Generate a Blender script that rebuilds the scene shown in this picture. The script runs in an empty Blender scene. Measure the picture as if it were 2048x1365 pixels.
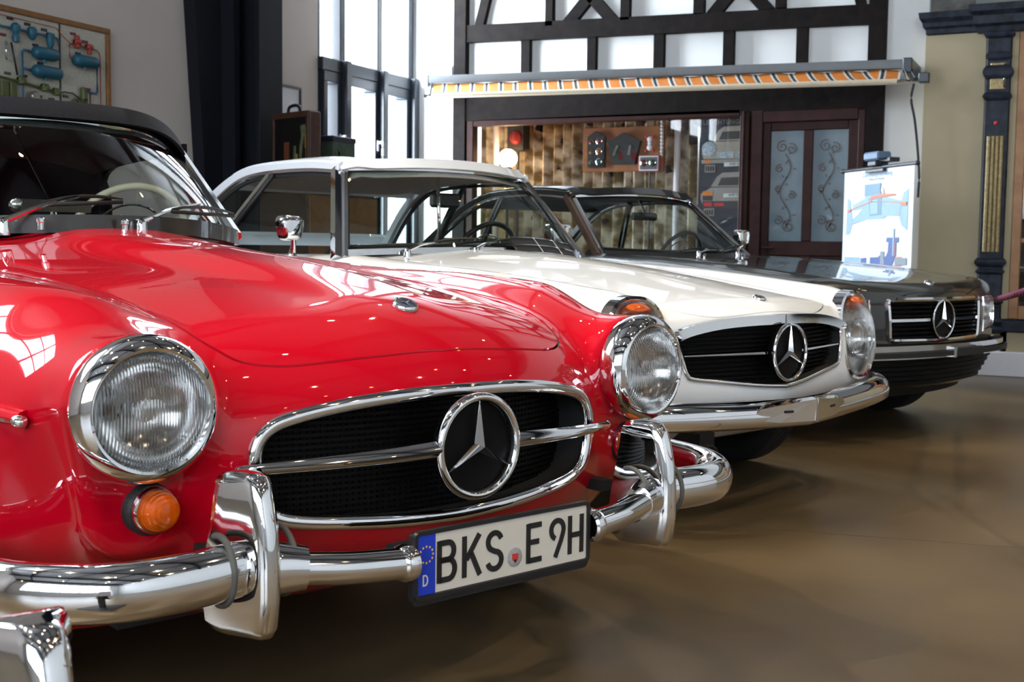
import bpy, math, random
import numpy as np
from mathutils import Vector, Matrix
random.seed(7); RNG = np.random.default_rng(7)
D = bpy.data; SC = bpy.context.scene; COL = SC.collection
PI = math.pi

# ------------------------------------------------------------------ camera
YAW, PITCH, ROLL, FPX, CAMH = math.radians(26.0), -math.atan((682.5-500.0)/2400.0), math.radians(.7), 2400.0, .92
_f = Vector((-math.sin(YAW)*math.cos(PITCH), math.cos(YAW)*math.cos(PITCH), math.sin(PITCH)))
_r = _f.cross(Vector((0, 0, 1))).normalized(); _u = _r.cross(_f)
_r2 = _r*math.cos(ROLL)+_u*math.sin(ROLL); _u2 = -_r*math.sin(ROLL)+_u*math.cos(ROLL)
cam = D.cameras.new('camera'); cam_o = D.objects.new('camera', cam); COL.objects.link(cam_o)
cam_o.matrix_world = Matrix(((_r2.x, _u2.x, -_f.x, 0), (_r2.y, _u2.y, -_f.y, 0), (_r2.z, _u2.z, -_f.z, CAMH), (0, 0, 0, 1)))
cam.sensor_width = 36.0; cam.lens = 36.0*FPX/2048.0
cam.clip_start = .05; cam.clip_end = 200
cam.dof.use_dof = True; cam.dof.focus_distance = 2.75; cam.dof.aperture_fstop = 9.0; cam.dof.aperture_blades = 7
SC.camera = cam_o

# ------------------------------------------------------------------ light
SC.view_settings.view_transform = 'Standard'; SC.view_settings.look = 'None'
SC.view_settings.gamma = 1.0; SC.view_settings.use_curve_mapping = False
SC.view_settings.exposure = 0.3
try:
    SC.cycles.max_bounces = 10; SC.cycles.glossy_bounces = 5; SC.cycles.transmission_bounces = 8
    SC.cycles.transparent_max_bounces = 16; SC.cycles.caustics_reflective = False; SC.cycles.caustics_refractive = False
    SC.cycles.sample_clamp_indirect = 6.0; SC.cycles.use_denoising = True
except Exception: pass
wld = D.worlds.new('overcast_sky'); SC.world = wld; wld.use_nodes = True
_bg = wld.node_tree.nodes['Background']; _bg.inputs[0].default_value = (.80, .89, 1.0, 1); _bg.inputs[1].default_value = 6.0

def area_lamp(name, loc, rot, sx, sy, watts, col, spread=PI):
    l = D.lights.new(name, 'AREA'); l.shape = 'RECTANGLE'; l.size = sx; l.size_y = sy; l.energy = watts; l.color = col; l.spread = spread
    o = D.objects.new(name, l); COL.objects.link(o); o.location = loc; o.rotation_euler = rot; return o
def spot_lamp(name, loc, target, watts, col, angle=60, blend=.35, radius=.035):
    l = D.lights.new(name, 'SPOT'); l.energy = watts*.85; l.color = col; l.spot_size = math.radians(angle); l.spot_blend = blend; l.shadow_soft_size = radius
    o = D.objects.new(name, l); COL.objects.link(o); o.location = loc
    o.rotation_euler = (Vector(target)-Vector(loc)).to_track_quat('-Z', 'Y').to_euler(); return o
ROOM = dict(x0=-6.0, x1=7.0, y0=-7.0, y1=10.0, z1=6.2)
COOL = (.80, .90, 1.0); WARM = (1.0, .80, .57)
# daylight coming in at the window openings
area_lamp('daylight_left_windows', (-6.25, 9.25, 3.1), (0, -PI/2, 0), 5.6, 1.45, 950, COOL)
area_lamp('daylight_back_windows', (0.5, -7.3, 3.6), (PI/2, 0, 0), 10.0, 3.6, 330, COOL)
area_lamp('daylight_high_windows', (-6.2, .7, 4.3), (0, -PI/2, 0), 3.0, 3.0, 360, COOL)
SPOTS = [   # position, target, watts : the warm museum spots under the ceiling
    ((1.6, 1.2, 5.0), (-.6, 2.3, .5), 170), ((2.6, 3.6, 5.0), (.2, 3.2, 0), 130), ((-2.4, .2, 5.0), (-1.6, 2.2, .6), 150),
    ((1.4, 6.4, 5.0), (-.6, 6.2, .5), 230), ((-2.2, 5.2, 5.0), (-1.2, 4.2, .6), 140), ((.4, -1.2, 5.0), (.2, 2.0, .2), 170),
    ((3.4, 7.6, 5.0), (.6, 9.9, 1.2), 120), ((4.3, 1.0, 5.0), (1.6, 2.0, 0), 120), 
    ((2.4, 5.2, 5.0), (1.0, 5.4, 0), 150), ((-4.0, .8, 5.0), (-.6, 2.9, 0), 560), ((-3.9, 3.2, 5.0), (-.7, 4.7, 0), 220)]
# ------------------------------------------------------------------ materials
def mat(name, col, rough=.5, metal=0.0, coat=0.0, noise=0.0, nscale=8.0, bump=0.0, bscale=60.0, spec=.5, emit=None, estr=0.0, trans=0.0, ior=1.45, alpha=1.0, stretch=None, rvar=0.0, col2=None, sheen=0.0):
    m = D.materials.new(name); m.use_nodes = True; nt = m.node_tree; N = nt.nodes; Lk = nt.links
    b = N['Principled BSDF']; b.inputs['Base Color'].default_value = (*col, 1); b.inputs['Roughness'].default_value = rough
    b.inputs['Metallic'].default_value = metal; b.inputs['Specular IOR Level'].default_value = spec
    b.inputs['Coat Weight'].default_value = coat; b.inputs['Coat Roughness'].default_value = .02
    b.inputs['Transmission Weight'].default_value = trans; b.inputs['IOR'].default_value = ior; b.inputs['Alpha'].default_value = alpha
    if sheen: b.inputs['Sheen Weight'].default_value = sheen
    if emit: b.inputs['Emission Color'].default_value = (*emit, 1); b.inputs['Emission Strength'].default_value = estr
    tc = N.new('ShaderNodeTexCoord'); mp = N.new('ShaderNodeMapping'); Lk.new(tc.outputs['Object'], mp.inputs[0])
    if stretch: mp.inputs['Scale'].default_value = stretch
    if noise or col2:
        n = N.new('ShaderNodeTexNoise'); n.inputs['Scale'].default_value = nscale; n.inputs['Detail'].default_value = 6; Lk.new(mp.outputs[0], n.inputs['Vector'])
        r = N.new('ShaderNodeValToRGB'); c2 = col2 or tuple(min(1, c*(1+noise)) for c in col); c1 = tuple(c*(1-noise) for c in col) if not col2 else col
        r.color_ramp.elements[0].color = (*c1, 1); r.color_ramp.elements[1].color = (*c2, 1); r.color_ramp.elements[0].position = .32; r.color_ramp.elements[1].position = .68
        Lk.new(n.outputs['Fac'], r.inputs[0]); Lk.new(r.outputs[0], b.inputs['Base Color'])
        if rvar:
            mr = N.new('ShaderNodeMapRange'); mr.inputs[3].default_value = max(0, rough-rvar); mr.inputs[4].default_value = rough+rvar
            Lk.new(n.outputs['Fac'], mr.inputs[0]); Lk.new(mr.outputs[0], b.inputs['Roughness'])
    if bump:
        n2 = N.new('ShaderNodeTexNoise'); n2.inputs['Scale'].default_value = bscale; n2.inputs['Detail'].default_value = 5; Lk.new(mp.outputs[0], n2.inputs['Vector'])
        bp = N.new('ShaderNodeBump'); bp.inputs['Strength'].default_value = bump; bp.inputs['Distance'].default_value = .01
        Lk.new(n2.outputs['Fac'], bp.inputs['Height']); Lk.new(bp.outputs[0], b.inputs['Normal'])
    return m
def glass_mat(name, tint=(.93, .97, .96), refl=1.0, rough=0.0):
    """thin window glass: clear pane with a Fresnel mirror on top, so that light still comes through it"""
    m = D.materials.new(name); m.use_nodes = True; nt = m.node_tree; N = nt.nodes; Lk = nt.links; N.clear()
    o = N.new('ShaderNodeOutputMaterial'); t = N.new('ShaderNodeBsdfTransparent'); t.inputs[0].default_value = (*tint, 1)
    g = N.new('ShaderNodeBsdfGlossy'); g.inputs['Roughness'].default_value = rough; g.inputs[0].default_value = (refl, refl, refl, 1)
    f = N.new('ShaderNodeFresnel'); gm_ = N.new('ShaderNodeNewGeometry'); mr_ = N.new('ShaderNodeMapRange'); mr_.inputs[3].default_value = 1.5; mr_.inputs[4].default_value = 1/1.5; Lk.new(gm_.outputs['Backfacing'], mr_.inputs[0]); Lk.new(mr_.outputs[0], f.inputs[0]); mx = N.new('ShaderNodeMixShader')
    Lk.new(f.outputs[0], mx.inputs[0]); Lk.new(t.outputs[0], mx.inputs[1]); Lk.new(g.outputs[0], mx.inputs[2]); Lk.new(mx.outputs[0], o.inputs[0])
    return m
def lens_mat(name, axis=0, freq=400.0, strength=1.0):
    """headlamp glass with pressed vertical flutes"""
    m = glass_mat(name, (.97, .97, .96)); nt = m.node_tree; N = nt.nodes; Lk = nt.links
    tc = N.new('ShaderNodeTexCoord'); w = N.new('ShaderNodeTexWave'); w.wave_type = 'BANDS'; w.bands_direction = 'X'
    w.inputs['Scale'].default_value = freq/6.28; Lk.new(tc.outputs['Object'], w.inputs['Vector'])
    bp = N.new('ShaderNodeBump'); bp.inputs['Strength'].default_value = strength; bp.inputs['Distance'].default_value = .004; Lk.new(w.outputs['Fac'], bp.inputs['Height'])
    rf = N.new('ShaderNodeBsdfRefraction'); rf.inputs['IOR'].default_value = 1.25; rf.inputs['Roughness'].default_value = .03; rf.inputs[0].default_value = (.97, .97, .95, 1)
    Lk.new(bp.outputs[0], rf.inputs['Normal'])
    mx = [n for n in N if n.bl_idname == 'ShaderNodeMixShader'][0]; tr = [n for n in N if n.bl_idname == 'ShaderNodeBsdfTransparent'][0]
    m2 = N.new('ShaderNodeMixShader'); m2.inputs[0].default_value = .75
    Lk.new(tr.outputs[0], m2.inputs[1]); Lk.new(rf.outputs[0], m2.inputs[2]); Lk.new(m2.outputs[0], mx.inputs[1])
    gl = [n for n in N if n.type == 'BSDF_GLOSSY'][0]; Lk.new(bp.outputs[0], gl.inputs['Normal'])
    return m
M = {}
M['red'] = mat('red_car_paint', (.44, .0003, .0105), .5, 0, 1.0, spec=.04, noise=.03, nscale=3)
M['white'] = mat('white_car_paint', (.76, .80, .84), .35, 0, 1.0, noise=.015, nscale=3)
M['black'] = mat('dark_olive_car_paint', (.010, .011, .009), .3, 0, 1.0, noise=.1, nscale=3)
M['chrome'] = mat('chrome', (.86, .86, .87), .045, 1.0, noise=.015, nscale=20)
M['satin'] = mat('satin_metal', (.60, .60, .60), .12, 1.0, noise=.05, nscale=30)
M['bright'] = mat('bright_lamp_bowl', (.85, .85, .83), .16, 1.0, noise=.03, nscale=30)
M['rubber'] = mat('black_rubber', (.012, .012, .013), .55, noise=.2, nscale=40, bump=.15, bscale=200)
M['gasket'] = mat('grey_rubber_gasket', (.085, .085, .08), .6, noise=.15, nscale=40)
M['tyre'] = mat('tyre_rubber', (.014, .014, .015), .62, noise=.25, nscale=25, bump=.2, bscale=150)
M['dark'] = mat('underbody_black', (.006, .006, .006), .7, noise=.3, nscale=10)
M['grille'] = mat('grille_black', (.0016, .0016, .0018), .5, spec=.15, noise=.3, nscale=40)
M['fabric'] = mat('black_top_canvas', (.006, .007, .011), .85, noise=.25, nscale=90, bump=.15, bscale=700, spec=.2)
M['lining'] = mat('grey_top_lining', (.035, .035, .037), .85, noise=.2, nscale=30)
M['head'] = mat('pale_headlining', (.42, .40, .35), .85, noise=.06, nscale=30)
M['leather_b'] = mat('blue_leather', (.012, .03, .12), .45, noise=.2, nscale=30, bump=.2, bscale=120)
M['leather_r'] = mat('dark_red_leather', (.16, .012, .012), .45, noise=.2, nscale=30, bump=.2, bscale=120)
M['leather_t'] = mat('tan_red_leather', (.30, .05, .03), .45, noise=.15, nscale=30, bump=.2, bscale=120)
M['dash'] = mat('dash_black', (.012, .012, .012), .4, noise=.2, nscale=40, bump=.1, bscale=200)
M['ivory'] = mat('ivory_steering_wheel', (.62, .56, .42), .3, coat=.5, noise=.05, nscale=20)
M['glass'] = glass_mat('car_glass', (.88, .94, .91), .38); M['glass_clear'] = glass_mat('clear_glass', (.96, .97, .97))
M['lens'] = lens_mat('fluted_lamp_glass')
M['amber'] = mat('amber_lens', (.85, .13, .003), .12, trans=.35, coat=.6, noise=.2, nscale=60)
M['amber_in'] = mat('amber_bulb_glass', (.9, .22, .01), .2, noise=.15, nscale=60)
M['mirror'] = mat('mirror_glass', (.9, .9, .92), .01, 1.0, noise=.005)
M['platew'] = mat('plate_white', (.52, .50, .45), .42, noise=.02, nscale=30); M['plateb'] = mat('plate_black', (.010, .010, .011), .4, noise=.1, nscale=40)
M['blue'] = mat('plate_blue', (.008, .035, .42), .4, noise=.05, nscale=40); M['yellow'] = mat('euro_yellow', (.75, .45, .02), .5, noise=.05)
M['sealg'] = mat('seal_grey', (.28, .28, .29), .4, noise=.15, nscale=200); M['sealr'] = mat('seal_red', (.45, .03, .03), .5, noise=.1, nscale=100)
M['enamel'] = mat('blue_black_enamel', (.015, .02, .045), .15, coat=.7, noise=.1, nscale=60)
M['bulb'] = mat('warm_bulb', (1, .8, .5), .4, emit=(1.0, .80, .52), estr=60.0, noise=.01)

# ------------------------------------------------------------------ objects
def tag(o, label=None, cat=None, group=None, kind=None):
    if label: o['label'] = label
    if cat: o['category'] = cat
    if group: o['group'] = group
    if kind: o['kind'] = kind
    return o
def empty(name, loc=(0, 0, 0), rotz=0.0, label=None, cat=None, group=None, parent=None):
    o = D.objects.new(name, None); o.empty_display_size = .1; o.location = loc; o.rotation_euler = (0, 0, rotz); COL.objects.link(o)
    if parent: o.parent = parent
    return tag(o, label, cat, group)
def link(name, me, parent=None, loc=None, rot=None, label=None):
    o = D.objects.new(name, me); COL.objects.link(o)
    if parent: o.parent = parent
    if loc is not None: o.location = loc
    if rot is not None: o.rotation_euler = rot
    if label: o['label'] = label
    return o
class MB:
    """collects shapes into one mesh"""
    def __init__(s): s.v = []; s.f = []; s.m = []; s.cur = 0; s.flat = []
    def add(s, vs, fs, flat=False):
        n = len(s.v); s.v += [tuple(map(float, p)) for p in vs]; s.f += [tuple(i+n for i in f) for f in fs]; s.m += [s.cur]*len(fs); s.flat += [flat]*len(fs); return s
    def box(s, a, b, bev=0.0):
        (x0, y0, z0), (x1, y1, z1) = a, b
        x0, x1 = min(x0, x1), max(x0, x1); y0, y1 = min(y0, y1), max(y0, y1); z0, z1 = min(z0, z1), max(z0, z1)
        if bev <= 0:
            v = [(x0, y0, z0), (x1, y0, z0), (x1, y1, z0), (x0, y1, z0), (x0, y0, z1), (x1, y0, z1), (x1, y1, z1), (x0, y1, z1)]
            return s.add(v, [(0, 3, 2, 1), (4, 5, 6, 7), (0, 1, 5, 4), (1, 2, 6, 5), (2, 3, 7, 6), (3, 0, 4, 7)], True)
        e = min(bev, (x1-x0)*.49, (y1-y0)*.49, (z1-z0)*.49); V = []; idx = {}
        for sx in (0, 1):
            for sy in (0, 1):
                for sz in (0, 1):
                    c = ((x0, x1)[sx], (y0, y1)[sy], (z0, z1)[sz]); d = (1-2*sx, 1-2*sy, 1-2*sz)
                    for k in range(3):
                        p = [c[i]+(0 if i == k else d[i]*e) for i in range(3)]; idx[(sx, sy, sz, k)] = len(V); V.append(p)
        F = []
        q = lambda *t: F.append(tuple(idx[i] for i in t))
        q((0,0,0,0),(0,0,1,0),(0,1,1,0),(0,1,0,0)); q((1,0,0,0),(1,1,0,0),(1,1,1,0),(1,0,1,0))
        q((0,0,0,1),(1,0,0,1),(1,0,1,1),(0,0,1,1)); q((0,1,0,1),(0,1,1,1),(1,1,1,1),(1,1,0,1))
        q((0,0,0,2),(0,1,0,2),(1,1,0,2),(1,0,0,2)); q((0,0,1,2),(1,0,1,2),(1,1,1,2),(0,1,1,2))
        for a_ in (0, 1):
            for b_ in (0, 1):
                F.append((idx[(a_,b_,0,0)], idx[(a_,b_,1,0)], idx[(a_,b_,1,1)], idx[(a_,b_,0,1)]))
                F.append((idx[(a_,0,b_,0)], idx[(a_,1,b_,0)], idx[(a_,1,b_,2)], idx[(a_,0,b_,2)]))
                F.append((idx[(0,a_,b_,1)], idx[(1,a_,b_,1)], idx[(1,a_,b_,2)], idx[(0,a_,b_,2)]))
                for c_ in (0, 1): F.append((idx[(a_,b_,c_,0)], idx[(a_,b_,c_,1)], idx[(a_,b_,c_,2)]))
        return s.add(V, F, True)
    def prism(s, poly, z0, z1, tr=None):
        """poly in 2-D (u,v) extruded along w from z0 to z1; tr maps (u,v,w) to xyz"""
        tr = tr or (lambda u, v, w: (u, v, w)); n = len(poly)
        v = [tr(a, b, z0) for a, b in poly]+[tr(a, b, z1) for a, b in poly]
        return s.add(v, [tuple(range(n-1, -1, -1)), tuple(range(n, 2*n))]+[(i, (i+1) % n, n+(i+1) % n, n+i) for i in range(n)], True)
    def sweep(s, path, sec, closed=False, up=(0, 0, 1), cap=True, scale=None, twist=None):
        """sec: list of (a,b) or function t->list; a along side, b along up"""
        P = [Vector(p) for p in path]; n = len(P); rings = []; U = Vector(up)
        for i, p in enumerate(P):
            t = (P[(i+1) % n]-P[i-1]) if closed else (P[min(i+1, n-1)]-P[max(i-1, 0)])
            t.normalize(); sd = t.cross(U)
            if sd.length < 1e-4: sd = t.cross(Vector((1, .1, 0)))
            sd.normalize(); u2 = sd.cross(t)
            sc = scale(i/(n-1 if not closed else n)) if scale else 1.0
            q = sec(i/(n-1)) if callable(sec) else sec
            if twist:
                a = twist*i; ca, sa = math.cos(a), math.sin(a); q = [(x*ca-y*sa, x*sa+y*ca) for x, y in q]
            rings.append([p+sd*(a*sc)+u2*(b*sc) for a, b in q])
        m = len(rings[0]); V = [v for r in rings for v in r]; F = []
        for i in range(n if closed else n-1):
            j = (i+1) % n
            for k in range(m): F.append((i*m+k, j*m+k, j*m+(k+1) % m, i*m+(k+1) % m))
        s.add(V, F)
        if cap and not closed: s.add(rings[0], [tuple(range(m))], True); s.add(rings[-1], [tuple(range(m-1, -1, -1))], True)
        return s
    def tube(s, path, r, n=10, closed=False, up=(0, 0, 1), cap=True, taper=None):
        sec = [(r*math.cos(2*PI*k/n), r*math.sin(2*PI*k/n)) for k in range(n)]
        return s.sweep(path, sec, closed, up, cap, taper)
    def lathe(s, prof, n=32, tr=None, a0=0.0, a1=2*PI):
        """prof: (r,h) list; tr maps (x,y,h) to xyz (axis = h)"""
        tr = tr or (lambda x, y, h: (x, y, h)); full = abs(a1-a0-2*PI) < 1e-6; k = n if full else n+1; V = []; F = []
        for i in range(k):
            a = a0+(a1-a0)*i/n
            for r, h in prof: V.append(tr(r*math.cos(a), r*math.sin(a), h))
        m = len(prof)
        for i in range(n):
            j = (i+1) % k
            for q in range(m-1): F.append((i*m+q, j*m+q, j*m+q+1, i*m+q+1))
        return s.add(V, F)
    def grid(s, fn, nu, nv):
        V = [fn(i/nu, j/nv) for i in range(nu+1) for j in range(nv+1)]
        return s.add(V, [(i*(nv+1)+j, (i+1)*(nv+1)+j, (i+1)*(nv+1)+j+1, i*(nv+1)+j+1) for i in range(nu) for j in range(nv)])
    def slab(s, fn, nu, nv, th):
        """a grid surface with thickness th along its normal"""
        e = 1e-3; A = []; B = []
        for i in range(nu+1):
            for j in range(nv+1):
                u, v = i/nu, j/nv; p = Vector(fn(u, v)); du = Vector(fn(min(1, u+e), v))-Vector(fn(max(0, u-e), v)); dv = Vector(fn(u, min(1, v+e)))-Vector(fn(u, max(0, v-e)))
                nn = du.cross(dv); nn = nn.normalized() if nn.length > 1e-12 else Vector((0, 0, 1)); A.append(p); B.append(p-nn*th)
        m = nv+1; N_ = len(A); F = []
        for i in range(nu):
            for j in range(nv):
                a, b, c, d = i*m+j, (i+1)*m+j, (i+1)*m+j+1, i*m+j+1; F += [(a, b, c, d), (N_+d, N_+c, N_+b, N_+a)]
        rim = [i*m for i in range(nu+1)]+[nu*m+j for j in range(1, nv+1)]+[i*m+nv for i in range(nu-1, -1, -1)]+[j for j in range(nv-1, 0, -1)]
        for k in range(len(rim)): a, b = rim[k], rim[(k+1) % len(rim)]; F.append((b, a, N_+a, N_+b))
        return s.add(A+B, F)
    def ball(s, c, r, nu=14, nv=10, sc=(1, 1, 1)):
        V = []; F = []
        for i in range(nv+1):
            t = PI*i/nv
            for j in range(nu):
                a = 2*PI*j/nu; V.append((c[0]+r*sc[0]*math.sin(t)*math.cos(a), c[1]+r*sc[1]*math.sin(t)*math.sin(a), c[2]+r*sc[2]*math.cos(t)))
        for i in range(nv):
            for j in range(nu): F.append((i*nu+j, (i+1)*nu+j, (i+1)*nu+(j+1) % nu, i*nu+(j+1) % nu))
        return s.add(V, F)
    def build(s, name, mats, parent=None, loc=None, rot=None, label=None, smooth=True, angle=40):
        me = D.meshes.new(name); me.from_pydata(s.v, [], s.f)
        for m in (mats if isinstance(mats, (list, tuple)) else [mats]): me.materials.append(M[m] if isinstance(m, str) else m)
        me.polygons.foreach_set('material_index', s.m)
        me.polygons.foreach_set('use_smooth', [bool(smooth and not fl) for fl in s.flat]); me.update()
        import bmesh
        bm = bmesh.new(); bm.from_mesh(me); bmesh.ops.remove_doubles(bm, verts=bm.verts, dist=1e-5); bmesh.ops.recalc_face_normals(bm, faces=bm.faces)
        if smooth:
            ca = math.radians(angle)
            for e in bm.edges:
                if len(e.link_faces) == 2 and e.calc_face_angle(0) > ca: e.smooth = False
        bm.to_mesh(me); bm.free()
        return link(name, me, parent, loc, rot, label)
def text_obj(name, s, size, m, parent, mtx, depth=.001, align='CENTER', sx=1.0):
    cu = D.curves.new(name, 'FONT'); cu.body = s; cu.size = size; cu.extrude = depth; cu.align_x = align; cu.align_y = 'CENTER'; cu.resolution_u = 3
    tmp = D.objects.new(name+'_t', cu); COL.objects.link(tmp); dg = bpy.context.evaluated_depsgraph_get()
    me = D.meshes.new_from_object(tmp.evaluated_get(dg)); D.objects.remove(tmp); D.curves.remove(cu)
    me.name = name; me.materials.clear(); me.materials.append(M[m] if isinstance(m, str) else m)
    me.transform(Matrix.Diagonal((sx, 1, 1, 1))); me.transform(mtx); return link(name, me, parent)
def copy_tree(o, parent=None):
    c = o.copy(); COL.objects.link(c)
    if parent: c.parent = parent
    for ch in list(o.children): copy_tree(ch, c)
    return c

# ------------------------------------------------------------------ curves
class Spl:
    """natural cubic spline through knots, dense table"""
    def __init__(s, *kn):
        kn = sorted(kn); x = np.array([k[0] for k in kn], float); y = np.array([k[1] for k in kn], float); n = len(x); h = np.diff(x)
        A = np.zeros((n, n)); b = np.zeros(n); A[0, 0] = A[-1, -1] = 1
        for i in range(1, n-1):
            A[i, i-1] = h[i-1]; A[i, i] = 2*(h[i-1]+h[i]); A[i, i+1] = h[i]; b[i] = 3*((y[i+1]-y[i])/h[i]-(y[i]-y[i-1])/h[i-1])
        c = np.linalg.solve(A, b); X = np.linspace(x[0], x[-1], 4001); j = np.clip(np.searchsorted(x, X)-1, 0, n-2); t = X-x[j]
        bb = (y[j+1]-y[j])/h[j]-h[j]*(2*c[j]+c[j+1])/3; dd = (c[j+1]-c[j])/(3*h[j])
        s.X = X; s.Y = y[j]+bb*t+c[j]*t*t+dd*t**3; s.s0 = (s.Y[1]-s.Y[0])/(X[1]-X[0]); s.s1 = (s.Y[-1]-s.Y[-2])/(X[1]-X[0])
    def __call__(s, v):
        r = np.interp(v, s.X, s.Y)
        return r+np.minimum(np.asarray(v)-s.X[0], 0)*s.s0+np.maximum(np.asarray(v)-s.X[-1], 0)*s.s1
def smooth_path(pts, n=40, closed=False):
    P = [np.array(p, float) for p in pts]; out = []; m = len(P); segs = m if closed else m-1
    for i in range(segs):
        p1, p2 = P[i], P[(i+1) % m]; p0 = P[i-1] if (closed or i > 0) else 2*p1-p2; p3 = P[(i+2) % m] if (closed or i < m-2) else 2*p2-p1
        k = max(2, n//segs)
        for j in range(k):
            t = j/k; out.append(.5*(2*p1+(p2-p0)*t+(2*p0-5*p1+4*p2-p3)*t*t+(3*p1-p0-3*p2+p3)*t**3))
    if not closed: out.append(P[-1])
    return [tuple(o) for o in out]
def smax(a, b, k): h = np.maximum(k-np.abs(a-b), 0)/k; return np.maximum(a, b)+h*h*k*.25
def smin(a, b, k): return -smax(-a, -b, k)

# ------------------------------------------------------------------ implicit car shells
def surface_net(f, lo, hi, h):
    n = [int(round((hi[i]-lo[i])/h))+1 for i in range(3)]; ax = [lo[i]+h*np.arange(n[i]) for i in range(3)]
    V = f(ax[0][:, None, None], ax[1][None, :, None], ax[2][None, None, :]); V = np.broadcast_to(V, n).astype(np.float32)
    S = V < 0; c = S[:-1, :-1, :-1].astype(np.int8)
    for d in [(0,0,1),(0,1,0),(0,1,1),(1,0,0),(1,0,1),(1,1,0),(1,1,1)]:
        c = c+S[d[0]:n[0]-1+d[0], d[1]:n[1]-1+d[1], d[2]:n[2]-1+d[2]]
    I, J, K = np.nonzero((c > 0) & (c < 8)); acc = np.zeros((len(I), 3)); cnt = np.zeros(len(I))
    cor = [(a, b, d) for a in (0, 1) for b in (0, 1) for d in (0, 1)]
    for p in range(8):
        for q in range(p+1, 8):
            A, B = cor[p], cor[q]
            if sum(abs(A[i]-B[i]) for i in range(3)) != 1: continue
            va = V[I+A[0], J+A[1], K+A[2]]; vb = V[I+B[0], J+B[1], K+B[2]]; cr = (va < 0) != (vb < 0)
            t = np.where(cr, va/np.where(cr, va-vb, 1), 0)
            for i in range(3): acc[:, i] += np.where(cr, A[i]+(B[i]-A[i])*t, 0)
            cnt += cr
    P = acc/cnt[:, None]+np.stack([I, J, K], 1); P = np.array(lo)+P*h
    idx = -np.ones([k-1 for k in n], np.int32); idx[I, J, K] = np.arange(len(I)); Q = []
    for a in range(3):
        b, d = (a+1) % 3, (a+2) % 3; sl0 = [slice(None)]*3; sl1 = [slice(None)]*3; sl0[a] = slice(0, -1); sl1[a] = slice(1, None)
        s0, s1 = S[tuple(sl0)], S[tuple(sl1)]
        for flip in (False, True):
            e = np.stack(np.nonzero((s0 & ~s1) if not flip else (~s0 & s1)), 1); ok = (e[:, b] > 0) & (e[:, d] > 0) & (e[:, b] < n[b]-1) & (e[:, d] < n[d]-1); e = e[ok]
            def g(db, dd): r = e.copy(); r[:, b] += db; r[:, d] += dd; return idx[r[:, 0], r[:, 1], r[:, 2]]
            q = np.stack([g(-1, -1), g(0, -1), g(0, 0), g(-1, 0)], 1); Q.append(q if not flip else q[:, ::-1])
    Q = np.concatenate(Q); Q = Q[(Q >= 0).all(1)]
    return P, np.concatenate([Q[:, [0, 1, 2]], Q[:, [0, 2, 3]]])
def grad(f, P, e=.003):
    g = np.stack([(f(*(P+np.eye(3)[i]*e).T)-f(*(P-np.eye(3)[i]*e).T))/(2*e) for i in range(3)], 1); return g
class Shell:
    def __init__(s, f, lo, hi, h):
        s.f = f; s.V, s.T = surface_net(f, lo, hi, h)
        for _ in range(3):
            g = grad(f, s.V); s.V = s.V-(f(*s.V.T)/np.maximum((g*g).sum(1), .05))[:, None]*g
        s.N = s.norm(s.V)
    def norm(s, V): g = grad(s.f, V, .004); return g/np.maximum(np.linalg.norm(g, axis=1), 1e-9)[:, None]
    def cut(s, g, where=None):
        """snap the mesh to the curve g=0; returns (inside triangles), removed from the shell, and per-vertex zero mask"""
        G = g(*s.V.T).astype(float)
        if where is not None: G = np.where(where(*s.V.T), G, 1.0)
        T = s.T; E = np.concatenate([T[:, [0, 1]], T[:, [1, 2]], T[:, [2, 0]]]); E = np.unique(np.sort(E, 1), axis=0)
        a, b = E[:, 0], E[:, 1]; cr = (G[a]*G[b] < 0) & (np.abs(G[a]) < .5) & (np.abs(G[b]) < .5); a, b = a[cr], b[cr]; t = G[a]/(G[a]-G[b])
        v = np.where(t < .5, a, b); o = np.where(t < .5, b, a); tt = np.where(t < .5, t, 1-t); order = np.argsort(-tt)
        nV = s.V.copy(); nV[v[order]] = s.V[v[order]]+(s.V[o[order]]-s.V[v[order]])*tt[order][:, None]; s.V = nV; G[v] = 0
        ch = np.unique(v); s.N[ch] = s.norm(s.V[ch])
        sg = G[T].sum(1); ins = sg < 0; zero = np.zeros(len(G), bool); zero[v] = True
        tin = T[ins]; s.T = T[~ins]; return tin, zero
def rim_edges(T, zero):
    E = np.concatenate([T[:, [0, 1]], T[:, [1, 2]], T[:, [2, 0]]]); Z = zero[E].all(1); E = E[Z]
    key = np.sort(E, 1); _, inv, c = np.unique(key, axis=0, return_inverse=True, return_counts=True); return E[c[inv.ravel()] == 1]
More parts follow.
